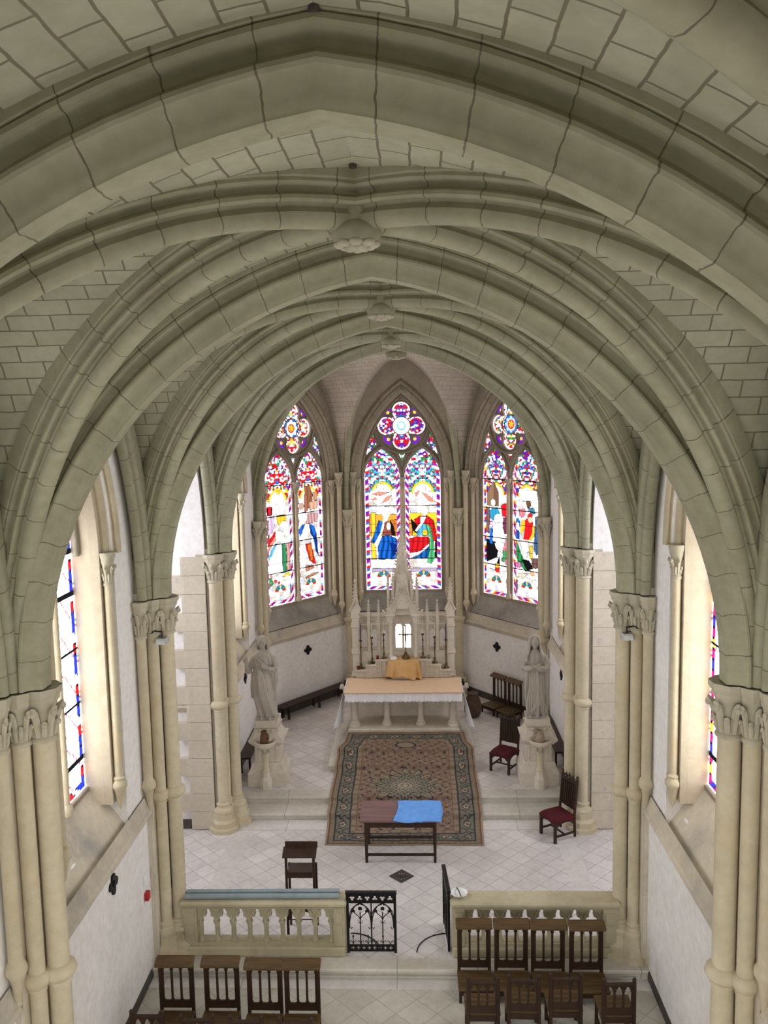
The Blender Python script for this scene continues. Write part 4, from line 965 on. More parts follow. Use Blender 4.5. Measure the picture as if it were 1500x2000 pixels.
def back_chair(label, loc, rz=0., group=None):
    """low chair facing the altar, seen from behind: seat reaches away from the viewer"""
    e = E('gothic_chair', label, 'chair', loc, rz, group); H, w = 1.05, .25
    for s in (-1, 1):
        mb = MB(); mb.bbox(min(s*w, s*(w-.05)), max(s*w, s*(w-.05)), -.03, .02, 0, H-.02); mb.build('back_post', M_wood, e, local=True)
        mb = MB(); mb.lathe([(.022, 0), (.03, .015), (.032, .03), (.02, .05), (.004, .062)], s*(w-.025), -.005, H-.02, 8); mb.build('finial', M_wood, e, smooth=60, local=True)
        mb = MB(); mb.bbox(min(s*w, s*(w-.045)), max(s*w, s*(w-.045)), .40, .445, 0, .44); mb.build('front_leg', M_wood, e, local=True)
        mb = MB(); mb.box(min(s*(w-.01), s*(w-.035)), max(s*(w-.01), s*(w-.035)), .0, .42, .36, .44); mb.box(min(s*(w-.01), s*(w-.035)), max(s*(w-.01), s*(w-.035)), .0, .42, .14, .18); mb.build('side_rail', M_wood, e, local=True)
    mb = MB(); mb.bbox(-w+.04, w-.04, -.045, .01, H-.075, H-.035, .012); mb.build('crest_rail', M_wood, e, local=True)
    lp = [[(-w+.045, .50), (w-.045, .50), (w-.045, H-.07), (-w+.045, H-.07)]]+lancets(-w+.055, w-.055, .60, H-.19, H-.10, 3, .03)
    mb = MB(); mb.plate(lp, -.015, .01, FXZ); mb.build('pierced_back', M_wood, e, local=True)
    mb = MB(); mb.bbox(-w-.015, w+.015, .0, .47, .44, .475, .01); mb.build('seat', M_woodL, e, smooth=35, local=True)
    mb = MB(); mb.box(-w+.04, w-.04, -.01, .01, .36, .45); mb.build('back_rail', M_wood, e, local=True)
    return e
G1 = 'tall prayer chairs in front of the altar rail'
pc = prayer_chair('tall oak prayer chair before the right rail, the one nearest the gate', (1.27, 13.10, -.17), 0, G1)
for x, y, a, lb in ((1.88, 13.10, 0, 'second from the gate'), (2.48, 13.08, 0, 'third from the gate'), (3.10, 13.06, .01, 'nearest the right wall')):
    dup(pc, (x, y, -.17), a, 'tall oak prayer chair before the right rail, '+lb)
for x, y, a, lb in ((-3.41, 12.10, .0, 'nearest the left wall'), (-2.70, 12.10, .0, 'second from the left wall'), (-2.02, 12.05, -.01, 'third from the wall'), (-1.44, 12.05, 0., 'nearest the aisle')):
    dup(pc, (x, y, -.17), a, 'tall oak prayer chair in the left row, '+lb)
G2 = 'low gothic chairs in the front rows'
bc = back_chair('low oak chair with finials at the bottom right, nearest the aisle', (1.31, 11.74, -.17), 0, G2)
for x, y, a, lb in ((1.92, 11.79, -.03, 'low oak chair with finials at the bottom right, second from the aisle'), (2.55, 11.83, 0, 'low oak chair with finials at the bottom right, third from the aisle'), (3.31, 11.72, .02, 'low oak chair with finials at the bottom right, set apart nearest the wall'),
                 (-3.50, 10.98, .0, 'low oak chair back cut off at bottom left, nearest the wall'), (-2.77, 10.91, .03, 'low oak chair back cut off at bottom left, second from the wall'),
                 (-2.07, 10.89, .0, 'low oak chair back cut off at bottom left, third from the wall'), (-1.37, 10.86, -.01, 'low oak chair back cut off at bottom left, nearest the aisle')):
    dup(bc, (x, y, -.17), a, lb)
for x, y, a, lb in ((2.86, 24.83, radians(-51.5), 'dark prayer chair against the back wall, left one of the pair behind the right statue'), (3.26, 24.33, radians(-51.5), 'dark prayer chair against the back wall, partly hidden by the right statue')):
    dup(pc, (x, y, .3), a, lb, 'dark prayer chairs behind the right statue')
# tall kneeling stand behind the left rail
e = E('reading_stand', 'dark wooden prayer desk with sloping top standing behind the left altar rail', 'prayer desk', (-1.73, 14.14, 0))
for s in (-1, 1):
    mb = MB(); mb.bbox(-1.73+s*.245-.022, -1.73+s*.245+.022, 14.09, 14.135, 0, 1.56); mb.build('post', M_wood, e)
    mb = MB(); mb.bbox(-1.73+s*.245-.02, -1.73+s*.245+.02, 14.42, 14.46, 0, 1.20); mb.build('leg', M_wood, e)
mb = MB(); mb.bbox(-2.03, -1.43, 14.02, 14.22, 1.54, 1.57, .008); mb.v = [(x, y, z+(y-14.1)*.5) for x, y, z in mb.v]; mb.bbox(-2.0, -1.42, 14.20, 14.23, 1.60, 1.72, .006); mb.build('sloping_top', M_wood, e)
mb = MB(); mb.bbox(-1.96, -1.50, 14.08, 14.42, 1.18, 1.215, .01); mb.box(-1.95, -1.51, 14.09, 14.115, 1.10, 1.19); mb.build('shelf_board', M_wood, e)
mb = MB(); mb.plate([[(-1.96, .30), (-1.50, .30), (-1.50, .50), (-1.96, .50)], [(-1.94, .29+.02), (-1.52, .31), (-1.55, .40), (-1.62, .45), (-1.73, .47), (-1.84, .45), (-1.91, .40)]], 0, .025, ((0, 14.10, 0), (1, 0, 0), (0, 0, 1), (0, 1, 0))); mb.build('arched_brace', M_wood, e)
# ---------------------------------------------------------------- table with blue cloth
e = E('oak_table', 'plain dark table with a worn reddish top standing on the rug', 'table', (0, 17.0, 0))
mb = MB(); mb.bbox(-.84, .84, 16.53, 17.49, .90, .935, .01); mb.build('table_top', M_woodT, e)
mb = MB(); mb.box(-.74, .74, 16.60, 17.42, .76, .90); mb.build('apron', M_wood, e)
for sx in (-1, 1):
    for y in (16.62, 17.36):
        mb = MB(); mb.lathe([(.040, 0), (.042, .2), (.05, .76), (.052, .90)], sx*.71, y, 0, 4, pi/4); mb.build('leg', M_wood, e)
mb = MB(); mb.box(-.69, .69, 16.60, 16.64, .14, .19); mb.build('stretcher', M_wood, e)
mb = MB(); mb.box(-.69, .69, 17.34, 17.38, .14, .19); mb.build('stretcher', M_wood, e)
M_blue = simple('light_blue_cotton', (.16, .40, .92), .85, c2=(.13, .34, .82))
mb = MB(); n1, n2 = 44, 40; P = []
for j in range(n2+1):
    row = []
    for i in range(n1+1):
        s, t = i/n1, j/n2; x = -.07+.93*s+.03*sin(t*4)-.05*t*(1-s); y = 17.43-.90*t-.03*sin(s*5)*t; z = .946+.010*sin(s*19+t*5)*sin(t*13)+.012*abs(sin(s*7-t*9))
        ov = max(0, y*-1+16.53); ox = max(0, x-.84)
        if y < 16.55 or x > .83: z = min(z, .945-1.1*ov-.9*ox)
        if s > .5: z2 = (16.66+.0-y)*(s-.5)*1.6; z -= max(0, z2)*(1 if y < 16.53 else 0); y -= .10*(s-.5)*t*t*2
        y = max(y, 16.49-.08*s) if z < .93 else y
        row.append((x, y, z))
    P.append(row)
mb.grid(P); o = mb.build('blue_cloth', M_blue, None, smooth=180, loc=(.4, 17, .94)); sd = o.modifiers.new('thick', 'SOLIDIFY'); sd.thickness = .006
tag(o, 'light blue cloth spread over the right half of the table, one corner hanging', 'cloth')
# ---------------------------------------------------------------- rug over the steps
prof = [(17.30, .0), (18.34, .0), (18.40, .06), (18.425, .165), (18.50, .17), (18.90, .168), (18.97, .21), (18.995, .31), (19.1, .318), (20.28, .314), (20.38, .36), (20.425, .475), (20.52, .48), (20.92, .485), (20.99, .53), (21.02, .635), (21.12, .64), (22.20, .636)]
cl = [0.]
for i in range(1, len(prof)): cl.append(cl[-1]+math.hypot(prof[i][0]-prof[i-1][0], prof[i][1]-prof[i-1][1]))
LT = cl[-1]; nV, nU = 330, 190
cv = Canvas(-1.72, 1.72, 0, LT, nU, nV, (.20, .13, .10)); X, Zc = cv.X, cv.Z
NAVY = (.028, .03, .045); TAN = (.30, .245, .165); PINK = (.235, .155, .12); OLV = (.14, .13, .095); CRM = (.42, .36, .26); RST = (.20, .07, .05)
de = np.minimum(1.72-np.abs(X), np.minimum(Zc, LT-Zc))
cv.C[:] = PINK
midz = 2.45
k = np.hypot(X/1.0, (Zc-midz)*1.0); an = np.arctan2(Zc-midz, X)
rs = np.random.RandomState(3)
def floral(mask, c1, c2, s1, s2, ph):
    f = np.sin(X*s1+ph)*np.sin(Zc*s2+ph*1.7)+.6*np.sin(X*s2*1.3-Zc*s1*.8)*np.sin(Zc*s1*1.1+X*s1*.7)
    cv.C[mask & (f > .55)] = c1; cv.C[mask & (f < -.75)] = c2
fld = de > .66
floral(fld, TAN, NAVY, 21, 23, .4); floral(fld & (rs.rand(*X.shape) > .3), (.33, .21, .15), RST, 37, 33, 1.1)
for r0, n, amp, col, w in ((.80, 16, .10, NAVY, .5), (.76, 16, .10, TAN, .0), (.62, 12, .09, NAVY, .5), (.58, 12, .08, (.22, .21, .16), 0), (.40, 16, .05, NAVY, 0), (.37, 16, .05, (.29, .26, .2), 0), (.20, 12, .02, NAVY, 0), (.18, 12, .02, CRM, 0), (.10, 8, .0, NAVY, 0), (.08, 8, .0, CRM, 0)):
    cv.C[fld & (k < r0+amp*np.cos(n*an/1.0))] = col
floral(fld & (k > .22) & (k < .36), NAVY, CRM, 52, 47, .2); floral(fld & (k > .42) & (k < .74), NAVY, TAN, 40, 43, 2.2)
for zc in (4.35, .75):
    m = np.hypot(X/1.3, Zc-zc); cv.C[fld & (m < .22)] = NAVY; cv.C[fld & (m < .17)] = TAN
def band(a, b, col): cv.C[(de > a) & (de <= b)] = col
band(0, .035, (.36, .30, .2)); band(.035, .07, RST); band(.07, .16, (.22, .19, .13)); band(.16, .20, NAVY); band(.20, .48, (.19, .18, .145)); band(.48, .52, NAVY); band(.52, .64, TAN); band(.64, .66, (.2, .1, .08))
q = np.where(de == 1.72-np.abs(X), Zc, X); m = (de > .20) & (de < .48); c = de-.34; t = (q % .62)-.31; cv.C[m & ((np.abs(t)*np.abs(t)/.02+c*c/.008) < 1)] = NAVY
cv.C[m & ((t*t/.013+c*c/.005) < 1)] = CRM; cv.C[m & ((t*t/.003+c*c/.001) < 1)] = RST; cv.C[m & (np.abs(np.abs(t)-.22-.04*np.sin(c*40)) < .018)] = NAVY; cv.C[m & (np.abs(c-.07*np.sin(q*20)) < .014)] = NAVY
m = (de > .07) & (de < .16); cv.C[m & (((q*14).astype(int) % 2) == 0)] = (.28, .22, .14); m = (de > .52) & (de < .64); cv.C[m & (((q*11).astype(int) % 3) == 0)] = (.22, .15, .1)
cv.C = cv.C*.78+np.array((.165, .145, .115))*.22; cv.C *= (.82+.3*rs.rand(*X.shape))[..., None]
m_, nt, b = newmat('worn_oriental_rug_pile'); at = nt.nodes.new('ShaderNodeAttribute'); at.attribute_name = 'Col'; nt.links.new(at.outputs['Color'], b.inputs['Base Color']); b.inputs['Roughness'].default_value = .95; b.inputs['Specular IOR Level'].default_value = .1
yy = np.array([p[0] for p in prof]); zz = np.array([p[1] for p in prof]); cc_ = np.array(cl)
def rugfn(x, s):
    y = np.interp(s, cc_, yy); z = np.interp(s, cc_, zz)
    wd = np.interp(s, [0, 1.2, 4.2, 4.6, LT], [1.0, 1.03, 1.03, .95, .93])
    return np.stack([x*wd+.06+.0*s, y+.012*np.sin(x*3.1+s*2), z+.018+.006*np.sin(x*9)*np.sin(s*7)], 1)
o = cv.to_mesh('oriental_rug', m_, None, rugfn, np.ones(X.shape, bool)); o.data.shade_smooth()
sd = o.modifiers.new('thick', 'SOLIDIFY'); sd.thickness = .014; sd.offset = -1
tag(o, 'worn oriental rug with a dark medallion, running from the altar down the steps', 'rug')
# ---------------------------------------------------------------- altar platform
def platform(x0, x1, y0, y1, z0, z1, nm, lb):
    mb = MB(); mb.box(x0+.04, x1-.04, y0+.04, y1, z0, z1-.06); mb.bbox(x0, x1, y0, y1, z1-.06, z1, .02); o = mb.build(nm, M_step, None, smooth=30, loc=((x0+x1)/2, y0, z0)); return tag(o, lb, 'altar step')
platform(-1.92, 1.86, 20.46, 23.70, .30, .46, 'altar_step', 'broad lower stone step of the altar platform, its pale ends beside the rug')
platform(-1.58, 1.58, 21.06, 23.70, .46, .62, 'altar_step', 'upper stone step directly under the altar, covered by the rug')
# ---------------------------------------------------------------- altar
e = E('stone_altar', 'stone altar table on columns below the carved reredos', 'altar', (0, 22.8, .62))
mb = MB(); mb.bbox(-1.52, 1.52, 22.24, 23.5, .62, .72, .02); mb.build('plinth', M_carv, e)
mb = MB(); mb.bbox(-1.58, 1.58, 22.32, 23.7, 1.58, 1.74, .03); mb.build('table_slab', M_carv, e)
mb = MB(); mb.box(-1.40, 1.40, 23.30, 23.5, .72, 1.58); mb.build('back_panel', M_carv, e)
for x in (-1.36, -.47, .47, 1.36):
    r = .11 if abs(x) > 1 else .085; y = 22.52 if abs(x) > 1 else 22.62
    mb = MB(); mb.lathe([(r*1.6, 0), (r*1.6, .05), (r*1.35, .09), (r*1.4, .12), (r*1.0, .16), (r*.95, .66), (r*1.1, .68), (r*1.05, .70), (r*1.5, .82), (r*1.55, .86)], x, y, .72, 14); mb.build('column', M_carv, e, smooth=40)
M_lace = newmat('white_lace'); m_, nt, b = M_lace; b.inputs['Roughness'].default_value = .9
tcn = N(nt, 'ShaderNodeTexCoord').outputs['Object']; vo = N(nt, 'ShaderNodeTexVoronoi'); vo.inputs['Scale'].default_value = 34; nt.links.new(tcn, vo.inputs['Vector'])
nt.links.new(mixc(nt, ramp(nt, vo.outputs['Distance'], .16, .26), (.42, .41, .47), (.95, .94, .98)), b.inputs['Base Color']); M_lace = m_
M_linen = simple('white_linen', (.86, .86, .90), .9, c2=(.80, .80, .85))
e = E('altar_cloth', 'white altar cloth with a deep lace edge and long hanging ends', 'altar cloth', (0, 22.9, 1.75))
mb = MB(); mb.bbox(-1.63, 1.63, 22.27, 23.52, 1.742, 1.756, .003); mb.build('cloth_top', M_linen, e)
P = []; nx = 300
for j in range(9):
    row = []
    for i in range(nx+1):
        x = -1.60+3.20*i/nx; zb = 1.49-.022*abs(sin(x*pi/.11)); z = 1.756+(zb-1.756)*j/8
        row.append((x, 22.262-.014*sin(x*17)*j/8-.008*sin(x*41)*j/8, z))
    P.append(row)
mb = MB(); mb.grid(P); o = mb.build('lace_border', M_lace, e, smooth=180); o.modifiers.new('t', 'SOLIDIFY').thickness = .006
for s in (-1, 1):
    P = []
    for j in range(25):
        row = []
        for i in range(31):
            t = i/30; v = j/24; y = 22.262+.62*t; x = s*(1.635+.045*sin(t*15+v*2)*v+.26*v*(1-.5*t)); z = 1.756-(1.06+.06*t-.05*sin(t*9))*v
            row.append((x, y, z))
        P.append(row)
    mb = MB(); mb.grid(P); o = mb.build('hanging_end', M_linen, e, smooth=180); o.modifiers.new('t', 'SOLIDIFY').thickness = .006
M_beige = simple('peach_beige_linen', (.82, .60, .42), .9, c2=(.76, .55, .37))
M_gold = simple('ochre_yellow_cloth', (.66, .42, .19), .9, c2=(.58, .36, .15))
mb = MB(); P = [[(-1.61+3.22*i/40+.012*sin(j*1.3), 22.245+1.27*j/16, 1.764+.003*sin(i*1.1+j)) for i in range(41)] for j in range(17)]
P = [[(x, y-.012, z-.045) for x, y, z in P[0]]]+[[(x, y-.01, z-.004) for x, y, z in P[0]]]+P
mb.grid(P); o = mb.build('altar_runner', M_beige, None, smooth=180, loc=(0, 22.9, 1.76)); o.modifiers.new('t', 'SOLIDIFY').thickness = .006
tag(o, 'plain peach cover lying flat on top of the altar', 'cover')
# ---------------------------------------------------------------- reredos
e = E('gothic_reredos', 'carved stone gothic reredos with crocketed central spire behind the altar', 'reredos', (0, 23.9, .3))
mb = MB(); mb.box(-1.44, 1.44, 23.72, 24.2, .3, 2.46); mb.build('base_block', M_carv, e)
def crocket_spire(mb, x, y, z0, z1, r, n, cr, k=4):
    mb.lathe([(r, 0), (r*.12, z1-z0)], x, y, z0, k, pi/4 if k == 4 else pi/8)
    for i in range(n):
        t = (i+.5)/n; z = z0+(z1-z0)*t; rr = r*(1-t*.88)
        for q in range(4):
            a = pi/4+q*pi/2 if k == 4 else pi/8+q*pi/2
            mb.ell((x+rr*cos(a), y+rr*sin(a), z), cr*(1-.3*t), 6, 4)
            mb.ell((x+(rr+cr*.8)*cos(a), y+(rr+cr*.8)*sin(a), z+cr*.7), cr*.6, 6, 4)
    mb.ell((x, y, z1), (cr*1.2, cr*1.2, cr*.7), 8, 5); mb.ell((x, y, z1+cr*1.3), cr*.6, 6, 4)
# stepped gradine with sunk squares
for s in (-1, 1):
    st = [(-1.36, 1.98), (-1.06, 2.13), (-.78, 2.28)]
    mb = MB(); L = [(-1.36, 1.76), (-1.36, 1.98), (-1.06, 1.98), (-1.06, 2.13), (-.78, 2.13), (-.78, 2.28), (-.40, 2.28), (-.40, 1.76)]
    mb.plate([[(x*-s if s > 0 else x, z) for x, z in L]], 0, .2, ((0, 23.53, 0), (1, 0, 0), (0, 0, 1), (0, 1, 0)))
    mb.build('stepped_shelf', M_carv, e)
    mb = MB(); off = lambda x0, x1: (min(-s*x0*1., -s*x1) if s > 0 else min(x0, x1), max(-s*x0, -s*x1) if s > 0 else max(x0, x1))
    for x0, x1, z in ((-1.39, -1.04, 1.98), (-1.09, -.76, 2.13), (-.81, -.38, 2.28)):
        a, b_ = off(x0, x1); mb.bbox(a, b_, 23.48, 23.76, z-.02, z+.025, .008)
    for i, x in enumerate([-1.34, -1.21, -1.06, -.93, -.79, -.66, -.52, -.42]):
        zt = 1.96 if x < -1.07 else 2.11 if x < -.8 else 2.26; a, b_ = off(x-.012, x+.012); mb.box(a, b_, 23.495, 23.53, 1.76, zt)
    for x0, z in ((-1.36, 1.78), (-1.36, 1.87), (-1.06, 1.98), (-.78, 2.12)):
        a, b_ = off(x0, -.40); mb.box(a, b_, 23.498, 23.53, z, z+.02)
    mb.build('lattice_front', M_carv, e)
# pierced arcade, frieze, cornices
for s in (-1, 1):
    lp = [[(s*.36, 2.46), (s*1.36, 2.46), (s*1.36, 3.26), (s*.36, 3.26)]]
    for c in (.55, .84, 1.13): lp.append([(c*s+x, z) for x, z in [(-.075, 2.56), (-.075, 2.95)]+arch2(.075, .15, 2.96, 0, 5)[1:-1]+[(.075, 2.95), (.075, 2.56)]])
    mb = MB(); mb.plate(lp, 0, .10, ((0, 23.86, 0), (1, 0, 0), (0, 0, 1), (0, 1, 0))); mb.build('pierced_arcade', M_carv, e)
    lp = [[(s*.36, 3.26), (s*1.36, 3.26), (s*1.36, 3.52), (s*.36, 3.52)]]
    for c in (.55, .84, 1.13): lp.append(foil(c*s, 3.395, .085, 4, 6, pi/2))
    mb = MB(); mb.plate(lp, 0, .08, ((0, 23.84, 0), (1, 0, 0), (0, 0, 1), (0, 1, 0))); mb.build('quatrefoil_frieze', M_carv, e)
    for c in (.695, .985):
        mb = MB(); mb.bbox(s*c-.045, s*c+.045, 23.76, 23.86, 2.46, 3.62, .01); crocket_spire(mb, s*c, 23.81, 3.62, 3.96, .05, 4, .020); mb.build('buttress_pinnacle', M_carv, e, smooth=30)
    for c in (.55, .84, 1.13):
        mb = MB(); mb.tube([(s*c+x, 23.85, z) for x, z in arch2(.105, .2, 2.95, 0, 6)], .016, 6); mb.build('arch_label', M_carv, e, smooth=50)
    for z, d in ((2.46, .07), (3.26, .05), (3.52, .06)): mb = MB(); mb.bbox(min(s*.3, s*1.5), max(s*.3, s*1.5), 23.84-d, 24.0, z-.03, z+.03, .012); mb.build('cornice', M_carv, e)
    mb = MB(); mb.bbox(s*1.36-.10, s*1.36+.10, 23.66, 23.94, 1.76, 3.56, .015); mb.bbox(s*1.36-.13, s*1.36+.13, 23.63, 23.97, 3.48, 3.54, .02); mb.bbox(s*1.36-.13, s*1.36+.13, 23.63, 23.97, 3.2, 3.26, .02); mb.bbox(s*1.36-.13, s*1.36+.13, 23.63, 23.97, 2.42, 2.5, .02)
    mb.bbox(s*1.36-.14, s*1.36+.14, 23.6, 24.0, 1.76, 1.84, .02)
    mb.build('corner_pier', M_carv, e)
    mb = MB(); mb.plate([[(s*1.36-.15, 3.72), (s*1.36, 3.98), (s*1.36+.15, 3.72), (s*1.36+.10, 3.56), (s*1.36-.10, 3.56)]], 0, .2, ((0, 23.68, 0), (1, 0, 0), (0, 0, 1), (0, 1, 0)))
    mb.tube([(s*1.36-.16, 23.66, 3.70), (s*1.36, 23.66, 3.99), (s*1.36+.16, 23.66, 3.70)], .02, 6); crocket_spire(mb, s*1.36, 23.8, 3.82, 4.56, .08, 7, .03); mb.build('corner_pinnacle', M_carv, e, smooth=30)
    mb = MB(); mb.lathe([(.075, 0), (.08, .04), (.055, .07), (.055, 1.02), (.065, 1.04), (.06, 1.06), (.10, 1.18), (.11, 1.22)], s*.345, 23.60, 2.34, 14)
    for i in range(6): mb.ell((s*.345+.085*cos(i*pi/3), 23.60+.085*sin(i*pi/3), 3.5), .025, 6, 4)
    mb.build('canopy_column', M_carv, e, smooth=45)
    mb = MB(); mb.bbox(s*.345-.13, s*.345+.13, 23.48, 23.75, 3.55, 3.62, .015); mb.build('abacus', M_carv, e)
mb = MB(); lp = [[(-.30, 2.46), (.30, 2.46), (.30, 3.5), (-.30, 3.5)]]
for c in (-.125, .125): lp.append([(c+x, z) for x, z in [(-.095, 2.52), (-.095, 3.12)]+arch2(.095, .14, 3.13, 0, 5)[1:-1]+[(.095, 3.12), (.095, 2.52)]]); lp.append(foil(c, 3.36, .045, 3, 5))
mb.plate(lp, 0, .06, ((0, 23.9, 0), (1, 0, 0), (0, 0, 1), (0, 1, 0))); mb.build('niche_tracery', M_carv, e)
# gable of the canopy
mb = MB(); A = arch2(.235, .44, 3.60, 0, 8)
lp = [[(-.44, 3.60), (-.44, 3.66), (0, 4.36), (.44, 3.66), (.44, 3.60), (.26, 3.60)]+[(x*1.08, z) for x, z in reversed(A)]+[(-.26, 3.60)]]
mb.plate(lp, 0, .12, ((0, 23.50, 0), (1, 0, 0), (0, 0, 1), (0, 1, 0))); mb.build('canopy_gable', M_carv, e)
mb = MB(); mb.tube([(-.47, 23.49, 3.64), (0, 23.49, 4.39), (.47, 23.49, 3.64)], .026, 6); mb.tube([(x*1.02, 23.5, z) for x, z in A], .02, 6)
for s in (-1, 1):
    for i in range(7):
        t = i/7; x, z = s*(.47-.47*t), 3.64+.75*t; mb.ell((x+s*.035, 23.49, z+.025), .030, 6, 4); mb.ell((x+s*.065, 23.49, z+.01), .02, 6, 4)
    for k_ in range(3): mb.ell((s*(.50+.03*k_), 23.48, 3.68+.025*k_), .035, 6, 4)
mb.build('gable_crockets', M_carv, e, smooth=60)
mb = MB(); lp = [arch2(.22, .42, 3.6, 0, 8), foil(0, 3.76, .10, 3, 6)]
mb.plate(lp, 0, .05, ((0, 23.60, 0), (1, 0, 0), (0, 0, 1), (0, 1, 0))); mb.build('gable_trefoil', M_carv, e)
mb = MB(); mb.box(-.38, .38, 23.58, 24.1, 3.58, 3.8); mb.lathe([(.40, 0), (.36, .35), (.30, .7), (.24, 1.0)], 0, 23.84, 3.78, 8, pi/8); mb.build('spire_base', M_carv, e)
mb = MB(); mb.lathe([(.25, 0), (.035, 1.5), (.03, 1.62)], 0, 23.84, 4.5, 8, pi/8)
for i in range(13):
    t = i/13; rr = .27*(1-t)+.03; z = 4.42+1.45*t
    for q in range(4):
        a = pi/4*(1 if i % 2 else 0)+q*pi/2+pi/8; mb.ell((rr*cos(a), 23.84+rr*sin(a), z), .042*(1-.35*t), 6, 4); mb.ell(((rr+.035)*cos(a), 23.84+(rr+.035)*sin(a), z+.03), .028*(1-.35*t), 6, 4)
for a in range(6): mb.ell((.06*cos(a*pi/3), 23.84+.06*sin(a*pi/3), 6.0), (.032, .032, .045), 6, 4)
mb.ell((0, 23.84, 6.03), (.05, .05, .04), 8, 5); mb.lathe([(.03, 0), (.075, .03), (.03, .07)], 0, 23.84, 5.72, 8); mb.build('spire', M_carv, e, smooth=60)
for x, y, h in ((-.40, 23.62, 4.75), (.40, 23.62, 4.75), (-.26, 23.60, 4.95), (.26, 23.60, 4.95), (-.42, 24.05, 4.7), (.42, 24.05, 4.7)):
    mb = MB(); mb.bbox(x-.035, x+.035, y-.035, y+.035, 3.66, h-.42, .006); crocket_spire(mb, x, y, h-.42, h, .04, 5, .017); mb.build('spire_pinnacle', M_carv, e, smooth=30)
mb = MB(); mb.bbox(-.33, .33, 23.36, 23.72, 1.76, 2.29, .02); mb.build('tabernacle_block', M_carv, e)
# draped yellow cloth over the tabernacle
P = []
for j in range(27):
    row = []
    for i in range(61):
        t = i/60; v = j/26
        a = pi*(1-t); sx = .40+.0*v; x = cos(a)*sx*(1+.12*v*v); x = max(-.42-.10*v, min(.42+.10*v, x*1.25)); y = 23.72-sin(a)**.35*(.44+.07*v)
        f = sin(t*31+.5*sin(t*9))+.5*sin(t*47+1); y -= .042*v**.7*f; x += .014*v*f; z = 2.325-(.50+.05*sin(t*7+2)+.03*sin(t*23))*v
        row.append((x, y, max(z, 1.775)))
    P.append(row)
top = [[(x*(1-k/4.), 23.72+(y-23.72)*(1-k/4.), 2.325+.006*k) for x, y, z in P[0]] for k in range(4, 0, -1)]
mb = MB(); mb.grid(top+P); o = mb.build('tabernacle_veil', M_gold, None, smooth=180, loc=(0, 23.5, 2.3)); o.modifiers.new('t', 'SOLIDIFY').thickness = .006
tag(o, 'ochre yellow cloth draped in folds over the tabernacle on the altar', 'cloth')
mb = MB(); mb.lathe([(.10, 0), (.11, .02), (.10, .05), (.05, .075), (0, .08)], -.28, 23.42, 2.34, 14); o = mb.build('folded_cap', M_linen, None, smooth=60, loc=(-.28, 23.42, 2.34)); tag(o, 'small round white cap on the left corner of the yellow tabernacle cloth', 'cap')
e = E('altar_crucifix', 'dark brass standing crucifix on top of the yellow tabernacle cloth', 'crucifix', (.07, 23.46, 2.345))
mb = MB(); mb.lathe([(.11, 0), (.10, .02), (.05, .06), (.035, .12), (.05, .15), (.02, .19)], .07, 23.46, 2.345, 6)
for i in range(3): a = i*2.1+.5; mb.tube([(.07, 23.46, 2.44), (.07+.09*cos(a), 23.46+.07*sin(a), 2.42), (.07+.12*cos(a), 23.46+.09*sin(a), 2.36)], .014, 6)
mb.build('foot', M_brass, e, smooth=50)
mb = MB(); mb.box(.058, .082, 23.45, 23.47, 2.5, 3.28); mb.box(-.09, .23, 23.45, 23.47, 3.03, 3.055); mb.ell((-.1, 23.46, 3.042), .025, 6, 4); mb.ell((.24, 23.46, 3.042), .025, 6, 4); mb.ell((.07, 23.46, 3.30), .025, 6, 4); mb.build('cross', M_brass, e)
mb = MB(); mb.tube([(.07, 23.435, 3.04), (.07, 23.43, 2.9), (.075, 23.435, 2.74)], [.022, .02, .01], 6); mb.ell((.07, 23.43, 3.075), .02, 6, 4)
for s in (-1, 1): mb.tube([(.07, 23.435, 3.01), (.07+s*.13, 23.44, 3.05)], .009, 5)
mb.build('corpus', M_brass, e, smooth=60)
M_candle = simple('ivory_candle_wax', (.70, .64, .50), .5); M_candleb = simple('dark_blue_candle_wax', (.03, .04, .12), .5)
def candlestick(x, z0, zt, lb, blue):
    e = E('candlestick', lb, 'candlestick', (x, 23.62, z0), group='candlesticks on the altar shelves')
    mb = MB(); h = zt-z0; mb.lathe([(.075, 0), (.07, .02), (.03, .06), (.02, .10), (.04, .14), (.018, .18), (.015, h*.45), (.03, h*.48), (.015, h*.52), (.014, h*.6), (.045, h*.63), (.045, h*.65), (.01, h*.66)], x, 23.62, z0, 10)
    for i in range(3): mb.ell((x+.07*cos(i*2.1), 23.62+.07*sin(i*2.1), z0+.02), .02, 6, 4)
    mb.build('stem', M_brass, e, smooth=50)
    mb = MB(); mb.tube([(x, 23.62, z0+h*.65), (x, 23.62, zt)], .014, 8); mb.build('candle', M_candleb if blue else M_candle, e, smooth=50)
for x, z0, zt, lb, bl in ((-1.22, 2.005, 3.30, 'tall brass candlestick with a candle on the lowest altar shelf, far left', 1), (-.90, 2.155, 3.35, 'tall brass candlestick on the middle shelf left of the tabernacle', 0), (-.56, 2.305, 3.40, 'tall brass candlestick on the top shelf just left of the niche columns', 0),
                          (.56, 2.305, 3.40, 'tall brass candlestick on the top shelf just right of the niche columns', 0), (.90, 2.155, 3.35, 'tall brass candlestick on the middle shelf right of the tabernacle', 0), (1.22, 2.005, 3.30, 'tall brass candlestick with a candle on the lowest altar shelf, far right', 1)):
    candlestick(x, z0, zt, lb, bl)
M_redg = simple('dark_red_glass', (.20, .02, .02), .2); M_silver = simple('tarnished_silver', (.35, .33, .30), .35, .7)
